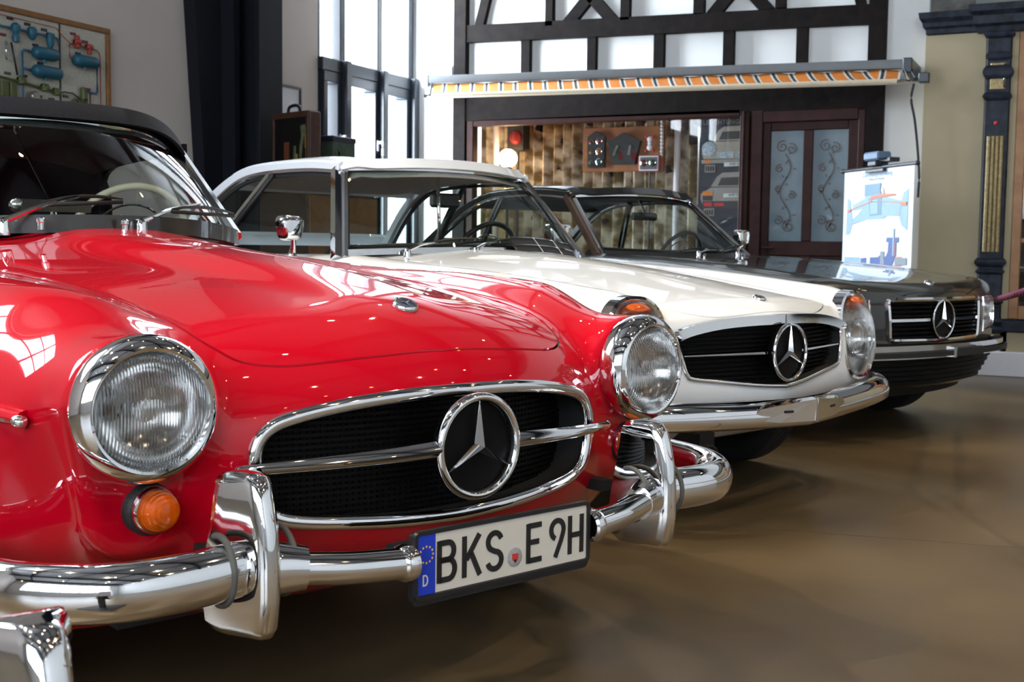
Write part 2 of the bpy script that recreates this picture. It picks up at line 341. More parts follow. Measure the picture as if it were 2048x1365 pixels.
def shell_obj(name, V, N, T, m, parent, zero=None, g=None, gap=0.0, skirt=.015, label=None):
    """mesh object from part of a shell; edges along a cut are pulled back by gap and turned in by skirt"""
    V = V.copy(); N = N.copy()
    if zero is not None and gap:
        k = np.nonzero(zero)[0]; gr = grad(g, V[k], .004); gr -= N[k]*(gr*N[k]).sum(1)[:, None]; gr /= np.maximum(np.linalg.norm(gr, axis=1), 1e-9)[:, None]; V[k] += gr*gap
    used, inv = np.unique(T, return_inverse=True); P = V[used]; Q = N[used]; T2 = inv.reshape(T.shape); F = [T2]
    if zero is not None and skirt:
        E = rim_edges(T2, zero[used])
        if len(E):
            u, ei = np.unique(E, return_inverse=True); ei = ei.reshape(E.shape); n0 = len(P); A = P[u]; B = P[u]-Q[u]*skirt
            gr = grad(g, A, .004); sg = -1 if gap < 0 else 1; gr = -gr*sg; gr /= np.maximum(np.linalg.norm(gr, axis=1), 1e-9)[:, None]
            P = np.concatenate([P, A, B]); Q = np.concatenate([Q, gr, gr]); k = len(u)
            a, b = ei[:, 1]+n0, ei[:, 0]+n0; F += [np.stack([a, b, b+k], 1), np.stack([a, b+k, a+k], 1)]
    F = np.concatenate(F); me = D.meshes.new(name); me.vertices.add(len(P)); me.vertices.foreach_set('co', P.astype(np.float32).ravel())
    me.loops.add(F.size); me.loops.foreach_set('vertex_index', F.astype(np.int32).ravel()); me.polygons.add(len(F)); me.polygons.foreach_set('loop_start', np.arange(0, F.size, 3, dtype=np.int32))
    me.polygons.foreach_set('use_smooth', np.ones(len(F), bool)); me.update(calc_edges=True); me.validate()
    me.materials.append(M[m]); me.normals_split_custom_set_from_vertices(Q.astype(np.float32).tolist()); return link(name, me, parent, label=label)
# ------------------------------------------------------------------ the hall
M['floor'] = mat('polished_concrete', (.072, .050, .025), .33, noise=.0, col2=(.135, .098, .052), nscale=1.1, bump=.05, bscale=14, rvar=.10)
M['floor_b'] = mat('joint_sealant', (.30, .26, .20), .7, noise=.1, nscale=20)
M['plaster'] = mat('warm_grey_plaster', (.50, .44, .40), .85, noise=.03, nscale=3, bump=.04, bscale=90)
M['white_plaster'] = mat('white_plaster', (.80, .80, .79), .8, noise=.02, nscale=4, bump=.04, bscale=80)
M['ceil'] = mat('ceiling_grey', (.20, .20, .20), .8, noise=.05, nscale=3)
M['steel'] = mat('anthracite_steel', (.005, .0065, .011), .6, spec=.3, noise=.15, nscale=6)
M['anthracite'] = mat('anthracite_window_frame', (.018, .023, .031), .32, noise=.1, nscale=12)
M['timber'] = mat('dark_stained_timber', (.005, .0032, .003), .7, spec=.12, col2=(.011, .0072, .006), nscale=14, stretch=(1, 1, 1), bump=.15, bscale=40)
M['brown'] = mat('red_brown_door_wood', (.020, .0055, .0045), .5, spec=.2, col2=(.034, .010, .008), nscale=10, bump=.08, bscale=50)
M['cream'] = mat('cream_render', (.37, .31, .20), .8, noise=.04, nscale=3, bump=.05, bscale=70)
M['marble'] = mat('dark_veined_marble', (.005, .006, .010), .5, spec=.25, col2=(.022, .029, .045), nscale=16, bump=.25, bscale=20)
M['plinth'] = mat('white_plinth', (.62, .61, .64), .5, noise=.05, nscale=5)
M['pine'] = mat('pine_frame', (.30, .13, .045), .45, col2=(.38, .19, .075), nscale=12, bump=.08, bscale=40)
def S(o): o['kind'] = 'structure'; return o
R = ROOM; x0, x1, y0, y1, z1 = R['x0'], R['x1'], R['y0'], R['y1'], R['z1']
fl = MB(); fl.box((x0-.3, y0-.3, -.2), (x1+.3, y1+1.3, -.02)); floor = S(fl.build('floor', 'floor_b'))
_j = lambda x: 3.87+(x+1.27)*.179
m = MB(); m.prism([(x0-.3, y0-.3), (x1+.3, y0-.3), (x1+.3, _j(x1+.3)-.003), (x0-.3, _j(x0-.3)-.003)], -.02, 0); m.build('slab', 'floor', floor)
m = MB(); m.prism([(x0-.3, _j(x0-.3)+.003), (x1+.3, _j(x1+.3)+.003), (x1+.3, y1+1.3), (x0-.3, y1+1.3)], -.02, 0); m.build('slab', 'floor', floor)
c = MB(); c.box((x0-.3, y0-.3, z1), (x1+.3, y1+1.3, z1+.2)); ceil = S(c.build('ceiling', 'ceil'))
for k in range(6):
    m = MB(); y = -6+k*3.0; m.box((x0, y-.08, z1-.45), (x1, y+.08, z1)); m.build('roof_beam', 'steel', ceil)
for k in range(4):
    m = MB(); x = -4.2+k*3.0; m.box((x-.05, y0, z1-.18), (x+.05, y1, z1)); m.build('purlin', 'steel', ceil)
w = MB(); w.box((x0-.3, y0-.3, 0), (x0, -.9, z1)); w.box((x0-.3, -.9, 0), (x0, 2.3, 2.75)); w.box((x0-.3, -.9, 5.9), (x0, 2.3, z1)); w.box((x0-.3, 2.3, 0), (x0, 8.5, z1)); w.box((x0-.3, 8.5, 5.9), (x0, y1, z1)); w.box((x0-.3, 8.5, 0), (x0, y1, .5)); S(w.build('wall_left', 'plaster'))
w = MB(); w.box((x1, y0-.3, 0), (x1+.3, y1+1.3, z1)); S(w.build('wall_right', 'white_plaster'))
w = MB(); w.box((x0, y0-.3, 0), (x1, y0, 1.6)); w.box((x0, y0-.3, 5.4), (x1, y0, z1)); w.box((x0, y0-.3, 1.6), (-4.5, y0, 5.4)); w.box((5.5, y0-.3, 1.6), (x1, y0, 5.4)); S(w.build('wall_back', 'white_plaster'))
bw = MB(); bw.box((-4.5, y0-.18, 1.6), (5.5, y0-.10, 1.68)); bw.box((-4.5, y0-.18, 5.32), (5.5, y0-.10, 5.4)); bwin = S(bw.build('window_5', 'anthracite'))
for k in range(6):
    x = -4.5+k*2.0; m = MB(); m.box((x-.05, y0-.2, 1.6), (x+.05, y0-.05, 5.4)); m.build('mullion', 'anthracite', bwin)
for z in (2.9, 4.1): m = MB(); m.box((-4.5, y0-.18, z-.04), (5.5, y0-.08, z+.04)); m.build('transom', 'anthracite', bwin)
for k in range(5):
    for z in ((1.68, 2.86), (2.94, 4.06), (4.14, 5.32)): m = MB(); m.add([(-4.45+2*k, y0-.14, z[0]), (-2.55+2*k, y0-.14, z[0]), (-2.55+2*k, y0-.14, z[1]), (-4.45+2*k, y0-.14, z[1])], [(0, 1, 2, 3)]); m.build('pane', 'glass_clear', bwin)
lw = MB(); lw.box((x0-.16, -.9, 2.75), (x0-.08, 2.3, 2.83)); lw.box((x0-.16, -.9, 5.82), (x0-.08, 2.3, 5.9)); lwin = S(lw.build('window_7', 'anthracite'))
for k in range(4): m = MB(); y = -.9+k*3.2/3; m.box((x0-.17, y-.04, 2.75), (x0-.05, y+.04, 5.9)); m.build('mullion', 'anthracite', lwin)
m = MB(); m.box((x0-.16, -.9, 4.25), (x0-.06, 2.3, 4.33)); m.build('transom', 'anthracite', lwin)
for k in range(3):
    for za, zb in ((2.83, 4.25), (4.33, 5.82)): y = -.86+k*3.2/3; m = MB(); m.add([(x0-.12, y, za), (x0-.12, y+.987, za), (x0-.12, y+.987, zb), (x0-.12, y, zb)], [(0, 1, 2, 3)]); m.build('pane', 'glass_clear', lwin)
# left window wall: three bays beside the corner
for n, (ya, yb) in enumerate(((8.50, 8.83), (8.83, 9.43), (9.43, 9.98)), 1):
    f = MB(); f.box((x0-.06, yb-.04, 2.53), (x0+.03, yb+.04, 5.9), .006); f.box((x0-.10, yb-.04, .5), (x0+.10, yb+.04, 2.53), .006); f.box((x0-.08, ya, 2.42), (x0+.05, yb, 2.53), .006); f.box((x0-.12, ya, 5.8), (x0+.02, yb, 5.9)); f.box((x0-.12, ya, .5), (x0+.06, yb, .6))
    if n == 1: f.box((x0-.12, ya, .5), (x0+.0, ya+.03, 5.9))
    fo = S(f.build('window_%d' % n, 'anthracite')); a, b = ya+(.03 if n == 1 else .04), yb-.04
    for z0_, z1_ in ((2.53, 4.1), (4.18, 5.8)): m = MB(); m.add([(x0-.04, a, z0_), (x0-.04, b, z0_), (x0-.04, b, z1_), (x0-.04, a, z1_)], [(0, 1, 2, 3)]); m.build('pane', 'glass_clear', fo)
    m = MB(); m.box((x0-.06, a, 4.1), (x0+.02, b, 4.18)); m.build('transom', 'anthracite', fo)
    s_ = MB(); zt = 2.42
    for bx in (((a, .6), (b, .69)), ((a, zt-.09), (b, zt)), ((a, .69), (a+.055, zt-.09)), ((b-.055, .69), (b, zt-.09))): s_.box((x0-.09, bx[0][0], bx[0][1]), (x0+.045, bx[1][0], bx[1][1]), .005)
    so = s_.build('sash', 'anthracite', fo); m = MB(); m.add([(x0-.03, a+.055, .69), (x0-.03, b-.055, .69), (x0-.03, b-.055, zt-.09), (x0-.03, a+.055, zt-.09)], [(0, 1, 2, 3)]); m.build('pane', 'glass_clear', so)
    if n < 3:
        h = MB(); h.box((x0+.045, b-.04, 1.80), (x0+.058, b-.012, 1.90), .004); h.tube(smooth_path([(x0+.055, b-.026, 1.875), (x0+.10, b-.026, 1.88), (x0+.105, b-.026, 1.86), (x0+.105, b-.026, 1.76)], 16), .011, 10); h.build('window_handle', 'plinth', so)
# steel portal column at the left wall, leaning inner flange
cl = MB(); cl.box((x0, 7.46, 0), (x0+.02, 7.50, z1-.4)); col = S(cl.build('steel_column', 'steel'))
for nm, pts in (('column_web', [(7.14, 0), (7.47, 0), (7.47, z1-.45), (6.55, z1-.45)]),):
    m = MB(); m.prism([(x0+.03, 0), (x0+.36, 0), (x0+.36, z1-.45), (x0+.03, z1-.45)], -.02, .02, lambda u, v, w_: (u, 7.34+w_, v)); m.build(nm, 'steel', col)
m = MB(); m.box((x0+.36, 7.20, 0), (x0+.40, 7.48, z1-.45), .004); m.build('column_flange', 'steel', col)
m = MB(); m.box((x0+.0, 7.20, 0), (x0+.03, 7.48, z1-.45), .004); m.build('column_flange', 'steel', col)
m = MB(); m.prism([(7.06, 0), (7.18, 0), (7.10, z1-.45), (6.60, z1-.45)], x0+.0, x0+.10, lambda u, v, w_: (w_, u, v)); m.build('column_haunch', 'steel', col)
m = MB(); m.prism([(7.16, 0), (7.20, 0), (7.20, z1-.45), (7.10, z1-.45)], x0+.0, x0+.22, lambda u, v, w_: (w_, u, v)); m.build('column_stiffener', 'steel', col)
# half-timbered front
fx = lambda a, b, za, zb, d0=10.035, d1=10.2: ((a, d0, za), (b, d1, zb))
w = MB()
for a, b, za, zb in ((-6.0, -5.36, 0, z1), (-1.62, -.6, 0, z1), (1.6, x1, 0, z1), (-.6, 1.6, 2.66, z1), (-.6, 1.6, 0, .32), (-5.36, -1.62, 2.10, z1), (-5.36, -2.66, 0, .74)): w.box(*fx(a, b, za, zb))
front = S(w.build('wall_front', 'white_plaster')); w = MB(); w.box((-6.3, 11.25, 0), (7.3, 11.3, z1)); S(w.build('wall_lightblock', 'white_plaster'))  # added wall behind the front, stops sky showing under the door
def beam(name, poly, d0=9.965, d1=10.05, m_='timber'):
    b = MB(); b.prism(poly, d0, d1, lambda u, v, w_: (u, w_, v)); o = b.build(name, m_, front); return o
rc = lambda a, b, za, zb: [(a, za), (b, za), (b, zb), (a, zb)]
for a, b in ((-5.50, -5.375), (-1.735, -1.60)): beam('timber_post', rc(a, b, 0, z1), 9.955)
for za, zb in ((2.835, 2.99), (2.11, 2.335), (3.75, 3.9), (4.7, 4.85)): beam('timber_rail', [(-5.375, za), (-1.735, za-.085 if za == 2.835 else za-.03), (-1.735, zb-.085 if za == 2.835 else zb-.035), (-5.375, zb)])
for a, b in ((-4.81, -4.725), (-4.16, -4.08), (-3.54, -3.45), (-2.925, -2.835), (-2.31, -2.22)): beam('timber_stud', rc(a, b, 2.32, 2.87), 9.972)
for a, b in ((-4.57, -4.50), (-3.85, -3.77), (-3.19, -3.10), (-2.49, -2.41)): beam('timber_stud', rc(a, b, 2.93, 3.75))
for (xb, xt) in ((-4.37, -3.62), (-3.93, -4.68), (-3.02, -2.30), (-2.57, -3.30)):
    sgn = 1 if xt > xb else -1; beam('timber_brace', [(xb-.065, 2.93), (xb+.075, 2.93), (xt+.075, 3.75), (xt-.065, 3.75)], 9.975)
beam('timber_brace', [(-5.30, 2.95), (-5.21, 2.95), (-5.00, 3.75), (-5.09, 3.75)], 9.975); beam('timber_brace', [(-1.84, 2.89), (-1.76, 2.89), (-1.95, 3.75), (-2.03, 3.75)], 9.975)
for a, b in ((-5.0, -4.91), (-4.1, -4.0), (-3.2, -3.1), (-2.3, -2.2)): beam('timber_stud', rc(a, b, 3.9, 4.7))
m = MB(); m.box((-5.62, 10.0, 2.52), (-5.54, 10.04, 2.64), .006); m.build('switch_plate', 'plinth', front)
# shop window (frame, pane, niche behind it)
f = MB()
for bx in (((-5.36, .74), (-5.29, 2.12)), ((-2.76, .74), (-2.68, 2.10)), ((-5.29, 2.06), (-2.76, 2.12)), ((-5.29, .74), (-2.76, .84))): f.box((bx[0][0], 9.965, bx[0][1]), (bx[1][0], 10.06, bx[1][1]), .006)
f.box((-2.735, 9.945, .74), (-2.715, 9.97, 2.10), .004); sw = S(f.build('window_4', 'brown'))
m = MB(); m.add([(-5.29, 10.03, .84), (-2.76, 10.03, .84), (-2.76, 10.03, 2.06), (-5.29, 10.03, 2.06)], [(0, 1, 2, 3)]); m.build('pane', 'glass_clear', sw)
M['niche'] = mat('orange_painted_niche', (.55, .30, .16), .8, noise=.05)
for nm, a, b in (('wall_niche_back', (-6.0, 11.15, .6), (-2.5, 11.2, 2.4)), ('floor_niche', (-6.0, 10.2, .70), (-2.5, 11.15, .795)), ('ceiling_niche', (-6.0, 10.2, 2.352), (-2.5, 11.15, 2.4)), ('wall_niche_left', (-6.05, 10.2, .6), (-6.0, 11.2, 2.4)), ('wall_niche_right', (-2.55, 10.2, .6), (-2.5, 11.2, 2.4))): n_ = MB(); n_.box(a, b); S(n_.build(nm, 'niche'))
# door
f = MB()
for bx in (((-2.66, 0), (-2.565, 2.10)), ((-1.79, 0), (-1.735, 2.08)), ((-2.565, 2.0), (-1.79, 2.09))): f.box((bx[0][0], 9.96, bx[0][1]), (bx[1][0], 10.08, bx[1][1]), .006)
dr = S(f.build('door_1', 'brown'))
l = MB()
for bx in (((-2.565, .02), (-2.50, 2.0)), ((-1.87, .02), (-1.79, 2.0)), ((-2.23, 1.02), (-2.15, 1.93)), ((-2.50, 1.93), (-1.87, 2.0)), ((-2.50, .90), (-1.87, 1.02)), ((-2.50, .02), (-1.87, .2)), ((-2.23, .2), (-2.15, .9))): l.box((bx[0][0], 9.985, bx[0][1]), (bx[1][0], 10.035, bx[1][1]), .005)
for a, b in ((-2.50, -2.23), (-2.15, -1.87)): l.box((a, 10.005, .2), (b, 10.025, .9)); l.box((a+.04, 9.995, .25), (b-.04, 10.01, .85), .008)
leaf = l.build('door_leaf', 'brown', dr)
M['etched'] = mat('etched_glass', (.13, .18, .215), .12, col2=(.17, .22, .25), nscale=5, coat=.5, spec=.8)
M['etch'] = mat('brown_etching', (.075, .055, .05), .5, noise=.15, nscale=40)
for a, b in ((-2.50, -2.23), (-2.15, -1.87)):
    m = MB(); m.box((a, 10.008, 1.02), (b, 10.016, 1.93)); m.build('door_pane', 'etched', dr)
    cx = (a+b)/2-.01; o = MB(); pts = [(cx+.045*math.sin(t*9.5)*(1-.1*t), 10.005, 1.12+.62*t) for t in np.linspace(0, 1, 60)]; o.sweep(pts, [(-.004, -.002), (.004, -.002), (.004, .002), (-.004, .002)], up=(0, 1, 0))
    def spiral(px, pz, r, sg, k=26): o.sweep([(px+sg*r*(1-.8*t)*math.cos(t*9+1.2), 10.005, pz+r*(1-.8*t)*math.sin(t*9+1.2)) for t in np.linspace(0, 1, k)], [(-.0045, -.002), (.0045, -.002), (.0045, .002), (-.0045, .002)], up=(0, 1, 0))
    for px, pz, r, sg in ((cx-.03, 1.80, .05, 1), (cx+.045, 1.78, .045, -1), (cx+.035, 1.14, .055, 1), (cx-.05, 1.19, .04, -1), (cx-.05, 1.62, .035, 1), (cx+.055, 1.40, .035, -1), (cx-.055, 1.45, .03, 1)): spiral(px, pz, r, sg)
    for k in range(16):
        t = k/15; q = pts[int(t*59)]; an = 2.1*k; lx, lz = q[0]+.035*math.cos(an), q[2]+.03*math.sin(an); o.prism([(lx+.017*math.cos(an), lz+.017*math.sin(an)), (lx+.007*math.cos(an+1.6), lz+.007*math.sin(an+1.6)), (lx-.012*math.cos(an), lz-.012*math.sin(an)), (lx-.007*math.cos(an+1.6), lz-.007*math.sin(an+1.6))], 10.003, 10.006, lambda u, v, w_: (u, w_, v))
    o.build('etched_scroll', 'etch', dr)
h = MB(); h.box((-2.55, 9.975, .88), (-2.52, 9.987, 1.0), .004); h.tube([(-2.535, 9.985, .965), (-2.535, 9.93, .965), (-2.44, 9.925, .962)], .008, 10); h.build('door_handle', 'brown', dr)
# shop front with marble on the right
PY = 9.88
w = MB(); w.box((-1.285, PY, .19), (-.845, 10.03, 2.66)); w.box((-.66, PY, .19), (-.615, 10.03, 2.66)); w.box((-.845, PY+.02, .19), (-.66, 10.03, 2.66)); w.box((-.66, PY+.0, .19), (3.0, 10.03, .34)); w.box((1.6, PY, .34), (x1, 10.03, 2.7)); pier = S(w.build('wall_shopfront', 'cream'))
m = MB(); m.box((-1.33, PY-.06, 0), (x1, 10.03, .19), .008); m.build('plinth', 'plinth', pier)
def moulding(name, x0_, x1_, prof):
    b = MB(); n = len(prof); rg = []
    for x, e in ((x0_, -1), (x1_, 1)): rg.append([(x+e*d*.8, PY-d, z) for d, z in prof])
    V = rg[0]+rg[1]; b.add(V, [(i, i+1, n+i+1, n+i) for i in range(n-1)], True)
    for r_, fl_ in ((rg[0], False), (rg[1], True)):
        k = [(p[0], 10.03, p[2]) for p in r_]; b.add(r_+k, [(i, i+1, n+i+1, n+i) if fl_ else (n+i, n+i+1, i+1, i) for i in range(n-1)], True)
    return b.build(name, 'marble', pier)
moulding('cornice', -1.27, -.85, [(0, 2.61), (.02, 2.62), (.02, 2.655), (.045, 2.67), (.05, 2.70), (.075, 2.73), (.085, 2.775), (0, 2.785)])
m = MB(); m.box((-1.27, PY+.01, 2.78), (-.90, 10.03, 3.6), .01); m.build('frieze_block', mat('grey_fresco', (.10, .10, .09), .8, col2=(.045, .04, .04), nscale=11), pier)
moulding('capital_slab', -.86, x1, [(.06, 2.60), (.07, 2.64), (.10, 2.66), (.10, 2.72), (.13, 2.75), (.14, 2.80), (0, 2.81)])
m = MB(); m.box((-.93, PY-.02, 2.81), (x1, 10.03, 3.6)); m.build('frieze_block', mat('grey_render', (.14, .145, .14), .8, noise=.05), pier)
cm = MB(); cx = -.75; cm.box((cx-.085, PY-.05, .34), (cx+.085, PY+.03, 2.62), .006); colm = cm.build('marble_column', 'marble', pier)
for zc, hw, hh in ((2.58, .10, .025), (2.42, .085, .03), (2.30, .10, .05), (2.12, .095, .03), (.87, .105, .035), (.80, .095, .02), (.57, .095, .02), (.42, .10, .03), (.36, .11, .03)):
    b = MB(); b.lathe([(hw*1.0, -hh), (hw*1.22, -hh*.5), (hw*1.3, 0), (hw*1.22, hh*.5), (hw*1.0, hh)], 4, lambda a, b_, h, zc=zc: (cx+(a-b_)*.707*1.18, PY-.02+(a+b_)*.707*.75, zc+h)); b.build('column_band', 'marble', colm, smooth=False)
M['gilt'] = mat('gilded_stone', (.23, .17, .075), .3, .4, noise=.3, nscale=60, bump=.3, bscale=120)
for za, zb in ((2.19, 2.28), (2.22, 2.38)): pass
m = MB(); m.box((cx-.055, PY-.056, 2.17), (cx+.055, PY-.045, 2.37), .004); m.build('gilt_panel', 'gilt', colm); m = MB(); m.tube([(cx+.045, PY-.062, 2.18), (cx+.045, PY-.062, 2.36)], .008, 8); m.build('gilt_rod', 'satin', colm)
for dx in (-.045, -.015, .015, .045): m = MB(); m.tube([(cx+dx, PY-.058, .95), (cx+dx, PY-.058, 1.82)], .017, 10); m.build('gilt_reed', 'gilt', colm)
m = MB(); m.ball((cx+.0, PY-.055, 1.92), .016, 12, 8); m.build('red_stud', 'sealr', colm)
m = MB(); m.box((-.70, PY-.04, .34), (x1, PY+.05, .44), .01); m.build('sill', 'marble', pier)
sh_ = MB(); sh_.box((-.615, PY+.0, .44), (-.545, PY+.08, 2.62), .006); sh_.box((.9, PY, .44), (1.6, PY+.08, 2.62), .006)
for z in (.44, 1.02, 1.72, 2.5): sh_.box((-.545, PY+.01, z), (.9, PY+.06, z+(.10 if z in (.44, 2.5) else .035)), .004)
shw = S(sh_.build('window_6', 'pine')); m = MB(); m.add([(-.545, PY+.04, .5), (.9, PY+.04, .5), (.9, PY+.04, 2.5), (-.545, PY+.04, 2.5)], [(0, 1, 2, 3)]); m.build('pane', 'glass_clear', shw)
m = MB(); m.box((-.6, 10.6, .4), (1.6, 10.65, 2.7)); m.box((-.6, 10.03, .3), (1.6, 10.6, .44)); m.box((-.66, 10.03, .3), (-.6, 10.65, 2.7)); m.box((1.6, 10.03, .3), (1.65, 10.65, 2.7)); m.box((-.66, 10.03, 2.65), (1.65, 10.65, 2.7)); S(m.build('wall_showcase', mat('dark_showcase', (.03, .022, .016), .7, noise=.2)))
# ------------------------------------------------------------------ parts shared by the cars
def car_root(name, ox, oy, head, label):
    return empty(name, (ox, oy, 0), math.radians(head-90), label, 'car', 'classic roadsters parked side by side')
def star_emblem(mb, tr, R, arm=.13, d=.010):
    """three pointed star: each arm a ridge; tr maps (u,v,w)"""
    for k in range(3):
        a = PI/2+k*2*PI/3; c, s = math.cos(a), math.sin(a)
        tip = (R*c, R*s); b1 = (R*arm*math.cos(a+PI/3), R*arm*math.sin(a+PI/3)); b2 = (R*arm*math.cos(a-PI/3), R*arm*math.sin(a-PI/3))
        V = [tr(0, 0, d*1.6), tr(*tip, d*.25), tr(*b1, 0), tr(*b2, 0), tr(0, 0, -d*1.2), tr(*tip, -d*.25)]
        mb.add(V, [(0, 2, 1), (0, 1, 3), (4, 1, 2), (4, 3, 1)], True)
def ring(mb, tr, R, r, n=56, m=12, flat=1.0):
    V = []; F = []
    for i in range(n):
        a = 2*PI*i/n
        for j in range(m):
            b = 2*PI*j/m; rr = R+r*math.cos(b); V.append(tr(rr*math.cos(a), rr*math.sin(a), r*flat*math.sin(b)))
    for i in range(n):
        for j in range(m): F.append((i*m+j, ((i+1) % n)*m+j, ((i+1) % n)*m+(j+1) % m, i*m+(j+1) % m))
    mb.add(V, F)
def make_wheel(parent, x, y, R=.325, w=.17, side=1, cap='red'):
    wl = empty('wheel', (x, y, R), 0, parent=parent); tr = lambda a, b, h: (h*side, a, b)
    t = MB(); hw = w/2
    pr = [(R*.62, -hw*.75), (R*.72, -hw), (R*.86, -hw*1.02), (R*.955, -hw*.88), (R*.992, -hw*.72)]
    for k in range(-3, 3): pr += [(R*.999, hw*.24*k+.002), (R*1.0, hw*.24*k+hw*.15), (R*.978, hw*.24*k+hw*.16), (R*.978, hw*.24*k+hw*.235)]
    pr += [(R*.992, hw*.74), (R*.955, hw*.88), (R*.86, hw*1.02), (R*.72, hw), (R*.62, hw*.75)]
    t.lathe(pr, 56, tr); tt = t.build('tyre', 'tyre', wl, angle=50)
    m = MB(); m.lathe([(R*.64, hw*.72), (R*.6, hw*.62), (R*.55, hw*.3), (R*.42, hw*.45), (R*.3, hw*.5), (0, hw*.5)], 40, tr); m.lathe([(R*.64, -hw*.72), (R*.55, -hw*.6), (R*.5, hw*.3)], 40, tr); m.build('rim', cap, wl)
    c = MB(); c.lathe([(R*.40, hw*.5), (R*.41, hw*.62), (R*.33, hw*.78), (R*.15, hw*.9), (0, hw*.92)], 36, tr); c.build('hubcap', 'chrome', wl); return wl
def round_lamp(name, parent, c, prof, lens_r, depth=.06, splay=0.0, label=None):
    """round headlamp facing +y: chrome bezel with lens, bowl and bulb shield"""
    e = empty(name, c, splay, parent=parent, label=label); tr = lambda a, b, h: (a, h, b)
    b = MB(); b.lathe(prof, 64, tr); b.build('bezel', 'chrome', e)
    l = MB(); y0 = prof[-1][1]
    l.lathe([(lens_r, y0), (lens_r*.96, y0+.006), (lens_r*.8, y0+.016), (lens_r*.55, y0+.024), (lens_r*.28, y0+.028), (0, y0+.029)], 48, tr); l.build('lens', 'lens', e)
    r = MB(); r.lathe([(lens_r*1.0, y0-.002)]+[(lens_r*math.cos(t)*.98, y0-.004-depth*math.sin(t)) for t in np.linspace(.05, PI/2*.98, 12)], 48, tr); r.build('reflector', 'satin', e)
    s = MB(); s.lathe([(0, y0-.012), (.018, y0-.014), (.022, y0-.03), (.016, y0-.05)], 20, tr); s.build('bulb_shield', 'chrome', e); return e
def glass_patch(name, parent, fn, m='glass', nu=24, nv=12):
    g = MB(); g.grid(fn, nu, nv); return g.build(name, m, parent)
def seat(parent, x, y, z, m, w=.46, hz=.62, headrest=False):
    s = MB(); s.slab(lambda u, v: (x+(u-.5)*w, y-.02+v*.46, z+.10+.03*math.cos((u-.5)*PI)-.03*(1-v)**2+.0*u), 8, 6, .10); so = s.build('seat', m, parent)
    b = MB(); b.slab(lambda u, v: (x+(u-.5)*w*(1-.12*v**3), y-.02-.16*v+.03*math.cos((u-.5)*PI), z+.08+v*hz), 8, 8, .10); b.build('backrest', m, so)
    if headrest: h = MB(); h.box((x-.12, y-.27, z+hz+.06), (x+.12, y-.17, z+hz+.24), .03); h.build('headrest', m, so)
    return so
def steering(parent, c, R, m, tilt=62):
    e = empty('steering_wheel', c, 0, parent=parent); a = math.radians(tilt); tr = lambda u, v, w: (u, v*math.cos(a)-w*math.sin(a), v*math.sin(a)+w*math.cos(a))
    b = MB(); ring(b, tr, R, .0125, 56, 10); b.build('wheel_rim', m, e)
    h = MB(); ring(h, lambda u, v, w: tr(u, v, w+.012), R*.66, .004, 40, 6)
    for k in (-1, 1): h.tube([tr(0, 0, -.02), tr(k*R*.5, -.02, -.012), tr(k*R, -.01, 0)], .008, 8)
    h.tube([tr(0, 0, .01), tr(0, 0, -.35)], .02, 10); h.build('spokes', 'chrome', e)
    c2 = MB(); c2.lathe([(.045, -.03), (.05, -.01), (.04, .008), (0, .014)], 24, tr); c2.build('horn_pad', m, e); return e
def wiper(parent, pivot, elbow, blade_a, blade_b, name='wiper'):
    e = empty(name, pivot, 0, parent=parent); P = Vector(pivot); q = lambda p: tuple(Vector(p)-P)
    a = MB(); a.lathe([(.016, -.03), (.016, .0), (.012, .012), (0, .018)], 16); a.tube(smooth_path([(0, 0, .008), q(((pivot[0]+elbow[0])/2, (pivot[1]+elbow[1])/2, (pivot[2]+elbow[2])/2+.012)), q(elbow)], 12), .007, 8, taper=lambda t: 1.25-.6*t); a.build('wiper_arm', 'chrome', e)
    b = MB(); A, B = Vector(q(blade_a)), Vector(q(blade_b)); b.tube([tuple(A.lerp(B, t)+Vector((0, 0, .012*math.sin(PI*t)))) for t in np.linspace(0, 1, 9)], .0045, 6, taper=lambda t: .5+.9*math.sin(PI*t)); b.build('wiper_bracket', 'plateb', e)
    c = MB(); c.sweep([tuple(A-Vector((0, 0, .008))), tuple(B-Vector((0, 0, .008)))], [(-.002, -.006), (.002, -.006), (.003, .005), (-.003, .005)]); c.build('wiper_blade', 'rubber', e); return e
def overrider_mesh(zs, prof):
    """vertical bumper guard: zs list of (z, y_front, half_front, half_back, depth)"""
    m = MB(); rings = []
    for z, yf, hf, hb, d in zs:
        R = [(-hb, yf-d), (-hb*.92, yf-d*.72), (-hf*1.12, yf-.022), (-hf*.95, yf-.008), (-hf*.55, yf), (0, yf+.003), (hf*.55, yf), (hf*.95, yf-.008), (hf*1.12, yf-.022), (hb*.92, yf-d*.72), (hb, yf-d)]
        rings.append([(x, y, z) for x, y in R])
    k = len(rings[0]); V = [p for r in rings for p in r]; F = [(i*k+j, i*k+(j+1) % k, (i+1)*k+(j+1) % k, (i+1)*k+j) for i in range(len(rings)-1) for j in range(k)]
    m.add(V, F); m.add(rings[0], [tuple(range(k-1, -1, -1))]); m.add(rings[-1], [tuple(range(k))]); return m

